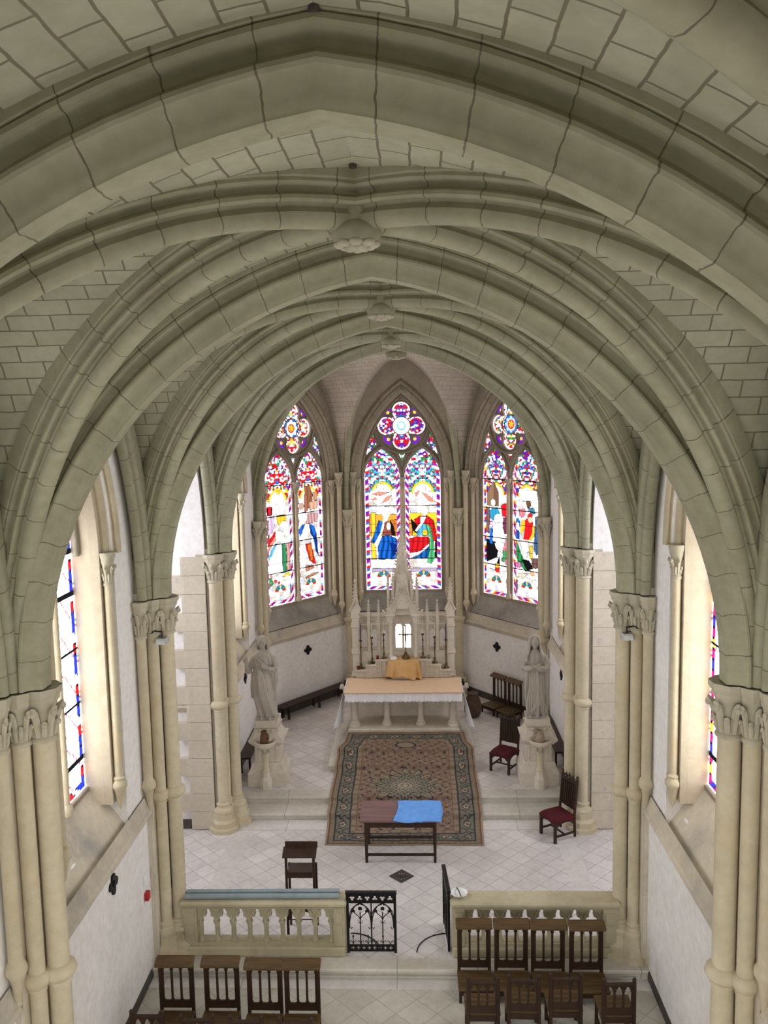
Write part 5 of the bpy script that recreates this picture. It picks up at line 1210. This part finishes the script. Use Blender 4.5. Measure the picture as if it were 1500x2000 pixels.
for x, z, lb, m in ((-1.30, 2.005, 'small dark red votive glass at the far left of the altar shelves', M_redg), (-.74, 2.305, 'small dark red votive glass left of the tabernacle', M_redg), (.72, 2.305, 'small silvery ornament right of the tabernacle', M_silver), (-.98, 2.155, 'small silvery leaf ornament on the left middle shelf', M_silver), (1.10, 2.005, 'small silvery ornament on the right lowest shelf', M_silver)):
    mb = MB(); mb.lathe([(.045, 0), (.05, .02), (.025, .04), (.05, .08), (.045, .09), (.01, .06)], x, 23.55, z, 10); o = mb.build('votive_cup', m, None, smooth=50, loc=(x, 23.55, z)); tag(o, lb, 'altar ornament')
for s, sd_ in ((-1, 'left'), (1, 'right')):
    e = E('credence_shelf', 'small stone bracket shelf at the '+sd_+' end of the altar', 'shelf', (s*1.72, 23.75, 1.38))
    mb = MB(); mb.bbox(s*1.72-.14, s*1.72+.14, 23.6, 23.95, 1.40, 1.46, .015); mb.build('shelf_slab', M_carv, e)
    mb = MB(); mb.lathe([(0, -.30), (.06, -.22), (.07, -.12), (.12, 0)], s*1.70, 23.78, 1.40, 8, pi/8); mb.box(min(s*1.44, s*1.75), max(s*1.44, s*1.75), 23.86, 24.0, 1.2, 1.40); mb.build('bracket', M_carv, e)
    mb = MB(); mb.lathe([(.04, 0), (.05, .03), (.05, .09), (.02, .13), (.02, .17), (.026, .18)], s*1.70, 23.72, 1.46, 10); o = mb.build('dark_cruet', M_iron, None, smooth=50, loc=(s*1.7, 23.72, 1.46)); tag(o, 'small dark cruet standing on the '+sd_+' bracket shelf', 'cruet')
M_sack = simple('brown_earthenware', (.11, .07, .05), .8, c2=(.07, .045, .03))
mb = MB(); mb.lathe([(.17, 0), (.24, .10), (.26, .30), (.22, .52), (.15, .66), (.17, .72), (.10, .70)], 2.02, 24.35, .3, 16); o = mb.build('brown_jar', M_sack, None, smooth=60, loc=(2.02, 24.35, .3)); tag(o, 'big brown jar on the floor behind the right end of the altar', 'jar')
# small window low in the wall behind the niche
e = EB('window_12', (0, 26.74, 1.7)); mb = MB()
mb.plate([[(-.36, 1.66), (.30, 1.66)]+[(x-.03, z) for x, z in reversed(arch2(.33, .44, 2.42, 0, 6))]], 0, .01, ((0, 26.735, 0), (1, 0, 0), (0, 0, 1), (0, 1, 0)))
m_ = bpy.data.materials.new('daylit_clear_pane'); m_.use_nodes = True; nt = m_.node_tree; nt.nodes.clear(); oo = nt.nodes.new('ShaderNodeOutputMaterial'); em = nt.nodes.new('ShaderNodeEmission'); em.inputs[0].default_value = (1, .99, .93, 1); em.inputs[1].default_value = 3.0; nt.links.new(em.outputs[0], oo.inputs[0])
mb.build('clear_pane', m_, e)
mb = MB(); mb.tube([(x, 26.72, z) for x, z in [(-.39, 1.66)]+[(x-.03, z) for x, z in arch2(.36, .47, 2.42, 0, 6)]+[(.33, 1.66), (-.39, 1.66)]], .03, 6)
mb.build('pane_frame', M_carv, e)
# ---------------------------------------------------------------- statues and pedestals
def remesh(o, vox, sm=1):
    r = o.modifiers.new('fuse', 'REMESH'); r.mode = 'VOXEL'; r.voxel_size = vox; r.use_smooth_shade = True
    s = o.modifiers.new('soft', 'SMOOTH'); s.factor = .5; s.iterations = sm
def robe(mb, cx, prof, folds, seed, n=72, lean=None, twist=0., depth=.03):
    """draped body of revolution with swinging folds; prof = (z, rx, ry)"""
    r_ = random.Random(seed); ph = [r_.uniform(0, 6.28) for _ in range(4)]
    zs = np.linspace(prof[0][0], prof[-1][0], 70); pz = [p[0] for p in prof]; px = np.interp(zs, pz, [p[1] for p in prof]); py = np.interp(zs, pz, [p[2] for p in prof])
    P = []
    for z, rx, ry in zip(zs, px, py):
        row = []; f = np.interp(z, folds[0], folds[1]); ox = np.interp(z, lean[0], lean[1]) if lean else 0
        for k in range(n):
            a = 2*pi*k/n; w = a+twist*z
            d = f*depth*(.55*sin(9*w+ph[0])+.35*sin(14*w+ph[1]+2*z)+.35*abs(sin(5*w+ph[2]+z)))
            row.append((cx[0]+ox+(rx+d)*cos(a), cx[1]+(ry+d)*sin(a), z))
        P.append(row)
    mb.grid(P, close=True); nn = len(mb.v)-n
    mb.add([(cx[0]+(lean[1][0] if lean else 0), cx[1], zs[0])], []); c0 = len(mb.v)-1; base = c0-70*n
    mb.f += [[c0, base+(k+1) % n, base+k] for k in range(n)]; mb.uv += [None]*n
    mb.add([(cx[0]+(lean[1][-1] if lean else 0), cx[1], zs[-1])], []); c1 = len(mb.v)-1; tb = c0-n
    mb.f += [[c1, tb+k, tb+(k+1) % n] for k in range(n)]; mb.uv += [None]*n
def face(mb, c, r, dx=0.):
    """head with brow, nose, eye hollows, mouth and chin, facing the viewer (-y)"""
    x, y, z = c; mb.ell(c, (r*.80, r*.95, r*1.18), 20, 14); mb.ell((x, y-r*.55, z-r*.68), (r*.42, r*.42, r*.42), 12, 8)
    fy = y-r*.90
    mb.tube([(x+dx, fy-.002, z+r*.22), (x+dx, fy-r*.16, z-r*.10), (x+dx, fy-r*.26, z-r*.24), (x+dx, fy-r*.06, z-r*.30)], [r*.10, r*.11, r*.15, r*.08], 8)
    for s in (-1, 1):
        mb.tube([(x+dx+s*r*.08, fy-.004, z+r*.24), (x+dx+s*r*.34, fy+.0, z+r*.30), (x+dx+s*r*.6, fy+r*.25, z+r*.2)], r*.085, 6)
        mb.ell((x+dx+s*r*.34, fy+r*.10, z+r*.06), (r*.15, r*.10, r*.09), 8, 6); mb.ell((x+s*r*.45, fy+r*.22, z-r*.25), (r*.26, r*.25, r*.30), 8, 6)
        mb.ell((x+s*r*.82, y-r*.05, z-.02), (r*.10, r*.16, r*.24), 8, 6)
    mb.tube([(x+dx-r*.24, fy+r*.08, z-r*.50), (x+dx, fy-r*.04, z-r*.48), (x+dx+r*.24, fy+r*.08, z-r*.50)], r*.07, 6)
    mb.tube([(x+dx-r*.18, fy+r*.08, z-r*.59), (x+dx, fy-r*.02, z-r*.59), (x+dx+r*.18, fy+r*.08, z-r*.59)], r*.075, 6)
def hand(mb, w, d, up, s, side=1, curl=.3):
    """palm with four fingers and a thumb. w wrist, d finger direction, up palm normal"""
    w, d, up = Vector(w), Vector(d).normalized(), Vector(up).normalized(); r = d.cross(up).normalized()*side; up = r.cross(d).normalized()*side
    mb.tube([w-d*s*.15, w+d*s*.2, w+d*s*.48], [s*.17, s*.26, s*.29], 10)
    for i, (o_, L) in enumerate(((-.27, .42), (-.09, .50), (.09, .47), (.27, .36))):
        b = w+d*s*.42+r*s*o_; q1 = b+d*s*L*.45; q2 = q1+(d*cos(curl)-up*sin(curl))*s*L*.33; q3 = q2+(d*cos(curl*2)-up*sin(curl*2))*s*L*.25
        mb.tube([b, q1, q2, q3], [s*.062, s*.058, s*.052, s*.042], 6)
    b = w+d*s*.12-r*s*.24; mb.tube([b, b-r*s*.16+d*s*.14, b-r*s*.18+d*s*.32], [s*.08, s*.07, s*.055], 6)
# left statue: bearded-less man, one hand raised at his side, the other across the chest holding the mantle
cx, cy, z0 = -3.36, 20.02, 1.90
mb = MB()
robe(mb, (cx, cy), [(z0+.02, .24, .20), (z0+.15, .21, .19), (z0+.55, .26, .21), (z0+1.0, .25, .19), (z0+1.28, .235, .17), (z0+1.5, .26, .16), (z0+1.62, .20, .13), (z0+1.70, .09, .09)], ([z0, z0+.9, z0+1.3, z0+1.7], [1.0, .9, .35, .0]), 5,
     lean=([z0, z0+.5, z0+1.1, z0+1.7], [.06, .0, -.01, -.02]), twist=.55, depth=.06)
# mantle folds sweeping from the raised arm to the opposite foot
for i in range(7):
    t = i/6; mb.tube([(cx-.18+.06*t, cy-.13-.03*t, z0+1.50-.04*t), (cx-.10+.10*t, cy-.22, z0+1.22-.10*t), (cx-.08+.15*t, cy-.24, z0+.75-.04*t), (cx+.02+.15*t, cy-.22, z0+.34), (cx+.10+.12*t, cy-.19, z0+.08+.04*t)], [.022, .034, .038, .034, .026], 6)
for i in range(6):
    t = i/5; mb.tube([(cx-.17, cy-.14, z0+1.56-.05*t), (cx-.02, cy-.225, z0+1.44-.10*t), (cx+.13, cy-.21, z0+1.32-.11*t), (cx+.22, cy-.12, z0+1.26-.10*t)], [.022, .032, .034, .026], 6)
# hanging mantle on the left side and sleeve on the right
mb.tube([(cx-.26, cy-.02, z0+1.15), (cx-.27, cy-.03, z0+.8), (cx-.28, cy-.02, z0+.5)], [.05, .075, .06], 8)
mb.tube([(cx+.27, cy-.05, z0+1.25), (cx+.29, cy-.04, z0+.95), (cx+.25, cy-.03, z0+.62)], [.055, .07, .03], 8)
for s, pts, rr in ((-1, [(cx-.22, cy, z0+1.52), (cx-.34, cy-.02, z0+1.28), (cx-.38, cy-.10, z0+1.18)], [.085, .085, .09]), (-1, [(cx-.37, cy-.08, z0+1.17), (cx-.38, cy-.16, z0+1.30), (cx-.385, cy-.19, z0+1.42)], [.085, .06, .038]),
                   (1, [(cx+.21, cy, z0+1.52), (cx+.30, cy-.05, z0+1.32), (cx+.28, cy-.14, z0+1.24)], [.085, .085, .08]), (1, [(cx+.28, cy-.13, z0+1.24), (cx+.15, cy-.23, z0+1.29), (cx+.07, cy-.25, z0+1.33)], [.075, .055, .036])):
    mb.tube(pts, rr, 12)
hand(mb, (cx-.385, cy-.20, z0+1.44), (-.25, -.1, 1), (0, -1, .1), .17, 1, .18)
hand(mb, (cx+.07, cy-.27, z0+1.33), (-1, -.1, .35), (0, -1, 0), .17, 1, .25)
mb.tube([(cx-.02, cy, z0+1.62), (cx-.02, cy-.01, z0+1.80)], [.075, .065], 12)
face(mb, (cx-.02, cy-.04, z0+1.90), .125, .01)
for i in range(16):   # wavy shoulder-length hair
    a = pi*(.02+.96*i/15); ca, sa = cos(a), sin(a); mb.tube([(cx-.02+.06*ca, cy-.03+.06*sa, z0+2.035), (cx-.02+.115*ca, cy-.01+.11*sa, z0+1.96), (cx-.02+.125*ca, cy+.0+.11*sa, z0+1.85), (cx-.02+.135*ca, cy+.01+.10*sa, z0+1.76), (cx-.02+.12*ca, cy+.02+.09*sa, z0+1.70)], [.03, .036, .036, .034, .02], 6)
for s in (-1, 1): mb.ell((cx+s*.10+.04, cy-.22, z0+.04), (.045, .11, .035), 10, 6)
mb.box(cx-.22, cx+.28, cy-.22, cy+.2, z0-.0, z0+.05)
o = mb.build('saint_statue', M_statue, None, loc=(cx, cy, z0)); remesh(o, .0075)
tag(o, 'stone statue of a robed man raising one hand, on the left pedestal', 'statue')
# right statue: veiled woman with arms crossed over the breast
cx, cy = 3.24, 20.02; mb = MB()
robe(mb, (cx, cy), [(z0+.02, .22, .19), (z0+.2, .215, .19), (z0+.7, .225, .18), (z0+1.05, .185, .15), (z0+1.22, .20, .15), (z0+1.45, .215, .15), (z0+1.58, .17, .12), (z0+1.66, .08, .08)], ([z0, z0+1.0, z0+1.2, z0+1.6], [1.0, 1.0, .3, .1]), 8, lean=([z0, z0+.6, z0+1.6], [.05, .02, .0]), twist=-.25, depth=.06)
for i in range(8):
    t = i/7; mb.tube([(cx-.14+.28*t, cy-.15, z0+1.10), (cx-.15+.27*t, cy-.20, z0+.75), (cx-.12+.30*t-.10*(1-t), cy-.20, z0+.30), (cx-.16+.34*t, cy-.19, z0+.08)], [.014, .022, .026, .018], 6)
for i in range(4): t = i/3; mb.tube([(cx+.12+.05*t, cy-.17, z0+.7), (cx+.02+.06*t, cy-.22, z0+.35), (cx-.14+.05*t, cy-.20, z0+.14+.02*t)], [.016, .024, .016], 6)
mb.tube([(cx+.24, cy, z0+1.1), (cx+.25, cy-.02, z0+.7), (cx+.29, cy-.03, z0+.32), (cx+.30, cy-.03, z0+.22)], [.05, .055, .06, .02], 8)
for pts, rr in (([(cx-.18, cy, z0+1.50), (cx-.29, cy-.03, z0+1.28), (cx-.25, cy-.12, z0+1.20)], [.085, .10, .085]), ([(cx-.25, cy-.12, z0+1.20), (cx-.10, cy-.22, z0+1.25), (cx+.03, cy-.235, z0+1.30)], [.085, .065, .038]),
                ([(cx+.18, cy, z0+1.50), (cx+.29, cy-.03, z0+1.28), (cx+.25, cy-.12, z0+1.19)], [.085, .10, .085]), ([(cx+.25, cy-.12, z0+1.19), (cx+.10, cy-.25, z0+1.24), (cx-.02, cy-.275, z0+1.29)], [.085, .065, .038])): mb.tube(pts, rr, 12)
hand(mb, (cx+.03, cy-.24, z0+1.31), (1, -.05, .45), (0, -1, 0), .14, 1, .4); hand(mb, (cx-.02, cy-.285, z0+1.29), (-1, -.02, .45), (0, -1, 0), .14, -1, .4)
mb.tube([(cx, cy, z0+1.58), (cx-.005, cy-.02, z0+1.74)], [.065, .055], 12)
face(mb, (cx-.01, cy-.06, z0+1.82), .112, -.005)
rows = []
for j in range(18):   # veil over head and shoulders, open at the face
    v = j/17; row = []
    for i in range(37):
        a = radians(-36+252*i/36); r1 = np.interp(v, [0, .12, .3, .5, .62, .8, 1], [.02, .10, .135, .14, .17, .225, .235]); z = z0+np.interp(v, [0, .12, .3, .5, .62, .8, 1], [1.985, 1.965, 1.86, 1.72, 1.62, 1.5, 1.38])
        row.append((cx-.01+r1*cos(a)*(1+.02*sin(9*a)), cy-.01+r1*.85*sin(a), z))
    rows.append(row)
mb.ell((cx-.01, cy+.015, z0+1.87), (.118, .118, .135), 18, 12)
for off in (0, .012, .024): mb.grid([[(cx-.01+(x-cx+.01)*(1+off*4), cy+(y-cy)*(1+off*4), z+off) for x, y, z in r_] for r_ in rows]) if False else None
for i in range(37):
    mb.tube([rows[j][i] for j in range(18)], [.016 if 0 < i < 36 else .02]*18, 5)
for s in (-1, 1): mb.ell((cx+s*.08-.03, cy-.20, z0+.04), (.04, .09, .03), 10, 6)
mb.box(cx-.24, cx+.24, cy-.22, cy+.2, z0, z0+.05)
o = mb.build('madonna_statue', M_statue, None, loc=(cx, cy, z0)); remesh(o, .0075)
tag(o, 'stone statue of a veiled woman with arms crossed over her breast, on the right pedestal', 'statue')
for s, sd_ in ((-1, 'left'), (1, 'right')):
    cx, cy = s*3.30, 20.02
    e = E('statue_pedestal', 'tall stepped stone pedestal under the '+sd_+' statue', 'pedestal', (cx, cy, .3))
    def sq(L, nm):
        mb = MB(); mb.lathe([(r*1.414, h) for r, h in L], cx, cy, .3, 4, pi/4); mb.build(nm, M_carv, e)
    sq([(.46, 0), (.46, .34), (.40, .42), (.38, .52), (.34, .56)], 'stepped_base')
    sq([(.30, .55), (.30, .98)], 'die')
    sq([(.30, .97), (.34, 1.0), (.42, 1.10), (.43, 1.15), (.36, 1.17), (.29, 1.30), (.28, 1.40), (.31, 1.43)], 'cornice')
    sq([(.27, 1.43), (.27, 1.60)], 'top_block')
    mb = MB()
    for k in (-1, 1):
        for i in range(7): mb.ell((cx+k*.23, cy-.305, .90+i*.055), .022, 6, 4)
        mb.ell((cx+k*.15, cy-.30, 1.66), (.05, .03, .04), 8, 5)
    mb.build('carved_beading', M_carv, e, smooth=60)
    fx, fy = s*3.30, 19.50
    e = E('holy_water_stoup', 'stone water stoup on a slim column before the '+sd_+' pedestal', 'stoup', (fx, fy, .3))
    mb = MB(); mb.lathe([(.15, 0), (.15, .22), (.11, .30), (.105, .42)], fx, fy, .3, 8, pi/8); mb.build('foot', M_carv, e)
    mb = MB(); mb.lathe([(.10, .42), (.105, .45), (.08, .48), (.078, .82), (.09, .84), (.08, .86)], fx, fy, .3, 16); mb.build('column', M_shaft, e, smooth=40)
    mb = MB(); leaf_cap(mb, fx, fy, 1.15, .075, .12, .17, 6); mb.build('carved_neck', M_cap, e, smooth=50)
    mb = MB(); mb.lathe([(.10, 1.0), (.16, 1.03), (.24, 1.10), (.275, 1.17), (.28, 1.20), (.24, 1.20), (.21, 1.14), (.12, 1.08), (.0, 1.07)], fx, fy, .3, 24); mb.build('basin', M_carv, e, smooth=45)
M_terra = simple('brown_terracotta', (.16, .075, .04), .7, c2=(.10, .05, .03)); M_buff = simple('buff_stoneware', (.38, .30, .22), .6, c2=(.28, .22, .16))
for x, m, lb, w in ((-3.32, M_terra, 'dark brown pottery jug standing in the left stoup', .9), (3.28, M_buff, 'buff pottery jug with a handle standing in the right stoup', 1.1)):
    e = E('pottery_jug', lb, 'jug', (x, 19.50, 1.38))
    mb = MB(); mb.lathe([(.08*w, 0), (.105*w, .06), (.11*w, .15), (.095*w, .25), (.07*w, .31), (.08*w, .36), (.07*w, .355), (.06*w, .30), (.05*w, .2)], x, 19.50, 1.38, 18); mb.build('body', m, e, smooth=60)
    mb = MB(); q = -1 if w > 1 else 1; mb.tube([(x+q*.07*w, 19.47, 1.70), (x+q*.13*w, 19.45, 1.66), (x+q*.14*w, 19.45, 1.58), (x+q*.10*w, 19.47, 1.52)], .014, 8); mb.build('handle', m, e, smooth=60)
# ---------------------------------------------------------------- red velvet chairs
def velvet_chair(lb, loc, rz):
    e = E('velvet_chair', lb, 'chair', loc, rz, 'carved chairs with red velvet seats'); w = .28   # faces -y
    for s in (-1, 1):
        mb = MB(); mb.bbox(s*(w-.03)-.03, s*(w-.03)+.03, -.29, -.23, 0, .46, .008); mb.build('front_leg', M_wood, e, local=True)
        mb = MB(); mb.tube([(s*(w-.03), .27, .03), (s*(w-.03), .25, .5), (s*(w-.03), .33, 1.28)], .030, 4, up=(1, 1, 0)); mb.build('back_post', M_wood, e, local=True)
        mb = MB(); mb.lathe([(.028, 0), (.035, .02), (.02, .04), (.034, .07), (.02, .10), (.0, .115)], s*(w-.03), .33, 1.27, 8); mb.build('finial', M_wood, e, smooth=60, local=True)
        mb = MB(); mb.box(s*(w-.03)-.015, s*(w-.03)+.015, -.24, .25, .12, .16); mb.build('side_stretcher', M_wood, e, local=True)
        lp = [[(-.24, .34), (-.24, .46), (.24, .46), (.24, .34), (.20, .345), (.14, .40), (0, .42), (-.14, .40), (-.20, .345)]]
        mb = MB(); mb.plate(lp, -.012, .012, ((s*(w-.03), 0, 0), (0, 1, 0), (0, 0, 1), (1, 0, 0))); mb.build('side_apron', M_wood, e, local=True)
    mb = MB(); mb.plate([[(-.24, .34), (-.24, .46), (.24, .46), (.24, .34), (.20, .345), (.14, .40), (0, .42), (-.14, .40), (-.20, .345)]], -.012, .012, ((0, -.26, 0), (1, 0, 0), (0, 0, 1), (0, 1, 0))); mb.build('front_apron', M_wood, e, local=True)
    mb = MB(); mb.box(-.24, .24, -.015, .015, .125, .155); mb.build('cross_stretcher', M_wood, e, local=True)
    P = []
    for j in range(15):
        row = []
        for i in range(15):
            u, v = i/7-1, j/7-1; z = .47+.085*max(0, (1-u**6)*(1-v**6))**.5; row.append((u*.285, v*.285-.01, z))
        P.append(row)
    mb = MB(); mb.grid(P); mb.box(-.285, .285, -.295, .275, .45, .475); mb.build('velvet_seat', M_velvet, e, smooth=50, local=True)
    T = lambda y0, z0, y1, z1: ((0, y0, z0), (1, 0, 0), Vector((0, y1-y0, z1-z0)).normalized(), (0, 1, 0))
    mb = MB(); mb.plate([[(-.23, 0), (.23, 0), (.23, .60), (-.23, .60)]], -.01, .01, T(.265, .62, .325, 1.22))
    for i in range(7): x = -.20+i*.4/6; mb.plate([[(x-.012, .03), (x+.012, .03), (x+.012, .57), (x-.012, .57)]], -.022, -.008, T(.265, .62, .325, 1.22))
    mb.build('panelled_back', M_wood, e, local=True)
    mb = MB(); mb.bbox(-.25, .25, .29, .34, 1.18, 1.23, .008)
    for i in range(9):
        x = -.22+.055*i; mb.ell((x, .315, 1.245+.035*(i % 2)), (.028, .02, .03), 8, 5)
    for x in (-.11, .0, .11): mb.lathe([(.02, 0), (.028, .03), (.012, .05), (.02, .07), (0, .09)], x, .315, 1.27+(.02 if x == 0 else 0), 8)
    mb.build('carved_crest', M_wood, e, smooth=50, local=True)
    return e
v1 = velvet_chair('carved chair with a dark red velvet seat, on the upper level beside the altar', (2.56, 20.55, .3), atan2(-.33, .5)+radians(0))
dup(v1, (3.42, 17.73, 0), radians(-62), 'carved chair with a dark red velvet seat, below the steps at the right pillar')
# ---------------------------------------------------------------- benches
def bench(nm, a, b, z, w, lb, legs):
    a, b = Vector((*a, 0)), Vector((*b, 0)); L = (b-a).length; u = (b-a).normalized(); rz = atan2(u.y, u.x)
    e = E(nm, lb, 'bench', (a.x, a.y, z), rz)
    mb = MB(); mb.bbox(0, L, -w/2, w/2, .38, .43, .01); mb.build('seat_plank', M_wood, e, local=True)
    mb = MB(); mb.box(.02, L-.02, w/2-.06, w/2-.03, .28, .38); mb.build('rail', M_wood, e, local=True)
    for t in legs:
        mb = MB(); mb.box(L*t-.03, L*t+.03, -w/2+.02, -w/2+.07, 0, .38); mb.build('leg', M_wood, e, local=True)
        mb = MB(); mb.box(L*t-.03, L*t+.03, w/2-.07, w/2-.02, 0, .38); mb.build('leg', M_wood, e, local=True)
    return e
bench('wooden_bench', (-3.72, 24.02), (-1.95, 26.27), .3, .34, 'long dark bench along the back wall left of the altar', (.1, .55, .95))
bench('wooden_bench', (3.98, 23.3), (3.98, 20.6), .3, .30, 'dark bench along the right wall behind the right statue', (.05, .5, .95))
bench('wooden_bench', (-3.98, 20.3), (-3.98, 23.0), .3, .30, 'dark bench along the left wall behind the left statue', (.03, .5, .95))
# ---------------------------------------------------------------- wall crosses
def wall_cross(c, u, w, lb, r=.13):
    c, u, w = Vector(c), Vector(u), Vector(w)
    lp = [[]]
    for i in range(4):
        a0 = pi/2*i; d = r*.62; q = r*.40
        for j in range(9):
            t = -2.0+4.0*j/8; lp[0].append((d*cos(a0)+q*cos(a0+t), d*sin(a0)+q*sin(a0+t)))
    mb = MB(); mb.plate(lp, -.03, 0, (c, u, (0, 0, 1), w)); mb.plate([circ(0, 0, r*.3, 12)], -.045, -.03, (c, u, (0, 0, 1), w))
    o = mb.build('wall_cross', M_iron, None, loc=tuple(c)); tag(o, lb, 'cross', 'dark iron consecration crosses')
U1 = Vector((2.3, 2.9, 0)).normalized(); W1 = Vector((-U1.y, U1.x, 0)); U2 = Vector((2.3, -2.9, 0)).normalized(); W2 = Vector((-U2.y, U2.x, 0))
def onwall(A, U, t, z): q = Vector((*A, 0))+U*t; return (q.x, q.y, z)
wall_cross(onwall((-4.2, 23.85), U1, 1.95, 2.08), U1, W1, 'small dark iron cross on the back wall left of the altar', .15)
wall_cross(onwall((1.9, 26.75), U2, 1.55, 2.08), U2, W2, 'small dark iron cross on the back wall right of the altar', .15)
wall_cross((-4.17, 21.58, 2.4), (0, 1, 0), (-1, 0, 0), 'small dark iron cross on the left wall behind the left statue', .15)
wall_cross((4.17, 21.65, 2.4), (0, -1, 0), (1, 0, 0), 'small dark iron cross on the right wall beside the right statue', .15)
wall_cross((-4.17, 11.70, 2.38), (0, 1, 0), (-1, 0, 0), 'dark iron cross on the left wall under the nearest window', .16)
# ---------------------------------------------------------------- spotlights, alarm, cable
M_alu = simple('brushed_aluminium', (.45, .46, .46), .4, .7); M_lens = simple('pale_lamp_glass', (.62, .66, .66), .2)
for s, sd_ in ((-1, 'left'), (1, 'right')):
    x, y, z = s*3.80, 13.48, 5.60
    e = E('floodlight', 'small silver floodlight clipped under the capital of the '+sd_+' middle pier', 'lamp', (x, y, z))
    mb = MB(); mb.lathe([(.13, 0), (.10, .10)], x, y, z-.05, 4, pi/4); mb.build('housing', M_alu, e)
    mb = MB(); mb.box(x-.07, x+.07, y-.095, y-.085, z-.045, z+.03); mb.build('lens', M_lens, e)
    mb = MB(); mb.tube([(x, y, z+.05), (x-s*.0, y+.02, z+.14), (x+s*.12, y-.02, z+.17), (x+s*.20, y, z+.10)], .014, 6); mb.build('bracket', M_iron, e)
    mb = MB(); mb.tube([(s*3.90, 13.60, 5.70)]+[(s*3.895, 13.615, 5.2-k*1.0) for k in range(5)], .010, 6); mb.build('cable', M_iron, e)
M_redp = simple('red_plastic', (.50, .02, .02), .4); mb = MB(); mb.bbox(-4.17, -4.10, 13.02, 13.14, 1.30, 1.44, .01); o = mb.build('fire_alarm', M_redp, None, loc=(-4.17, 13.08, 1.3)); tag(o, 'small red fire alarm box on the left wall beside the middle pier', 'alarm box')
mb = MB(); mb.bbox(-4.17, -4.11, 13.0, 13.16, 1.58, 1.76, .01); o = mb.build('junction_box', M_white, None, loc=(-4.17, 13.08, 1.6)); tag(o, 'white electrical box on the left wall above the red alarm', 'electrical box')
mb = MB(); mb.tube([(x, 13.165, -.10) for x in np.linspace(-4.0, 3.95, 30)], .010, 6); o = mb.build('step_cable', simple('grey_cable', (.45, .45, .42), .5), None, loc=(0, 13.16, -.1)); tag(o, 'thin grey cable fixed along the riser below the altar rail', 'cable')
M_paper = simple('white_paper', (.8, .8, .78), .8)
for s, y, sd_ in ((-1, 10.9, 'left'), (1, 12.2, 'right')):
    mb = MB(); mb.ell((s*4.42, y, 3.09), (.05, .12, .03), 10, 6); o = mb.build('crumpled_paper', M_paper, None, smooth=60, loc=(s*4.42, y, 3.05)); tag(o, 'small white scrap lying on the sloping sill of the '+sd_+' window', 'paper')
# soot-edged holes on the vault crown
for y, lb in ((3.98, 'dark round hole in the vault crown before the nearest arch'), (6.36, 'dark round hole in the vault crown before the first boss')):
    mb = MB(); mb.lathe([(.028, 0), (.028, .03)], 0, y, 11.0, 10); o = mb.build('vault_hole', M_dark, None, loc=(0, y, 11.0)); tag(o, lb, 'hole')
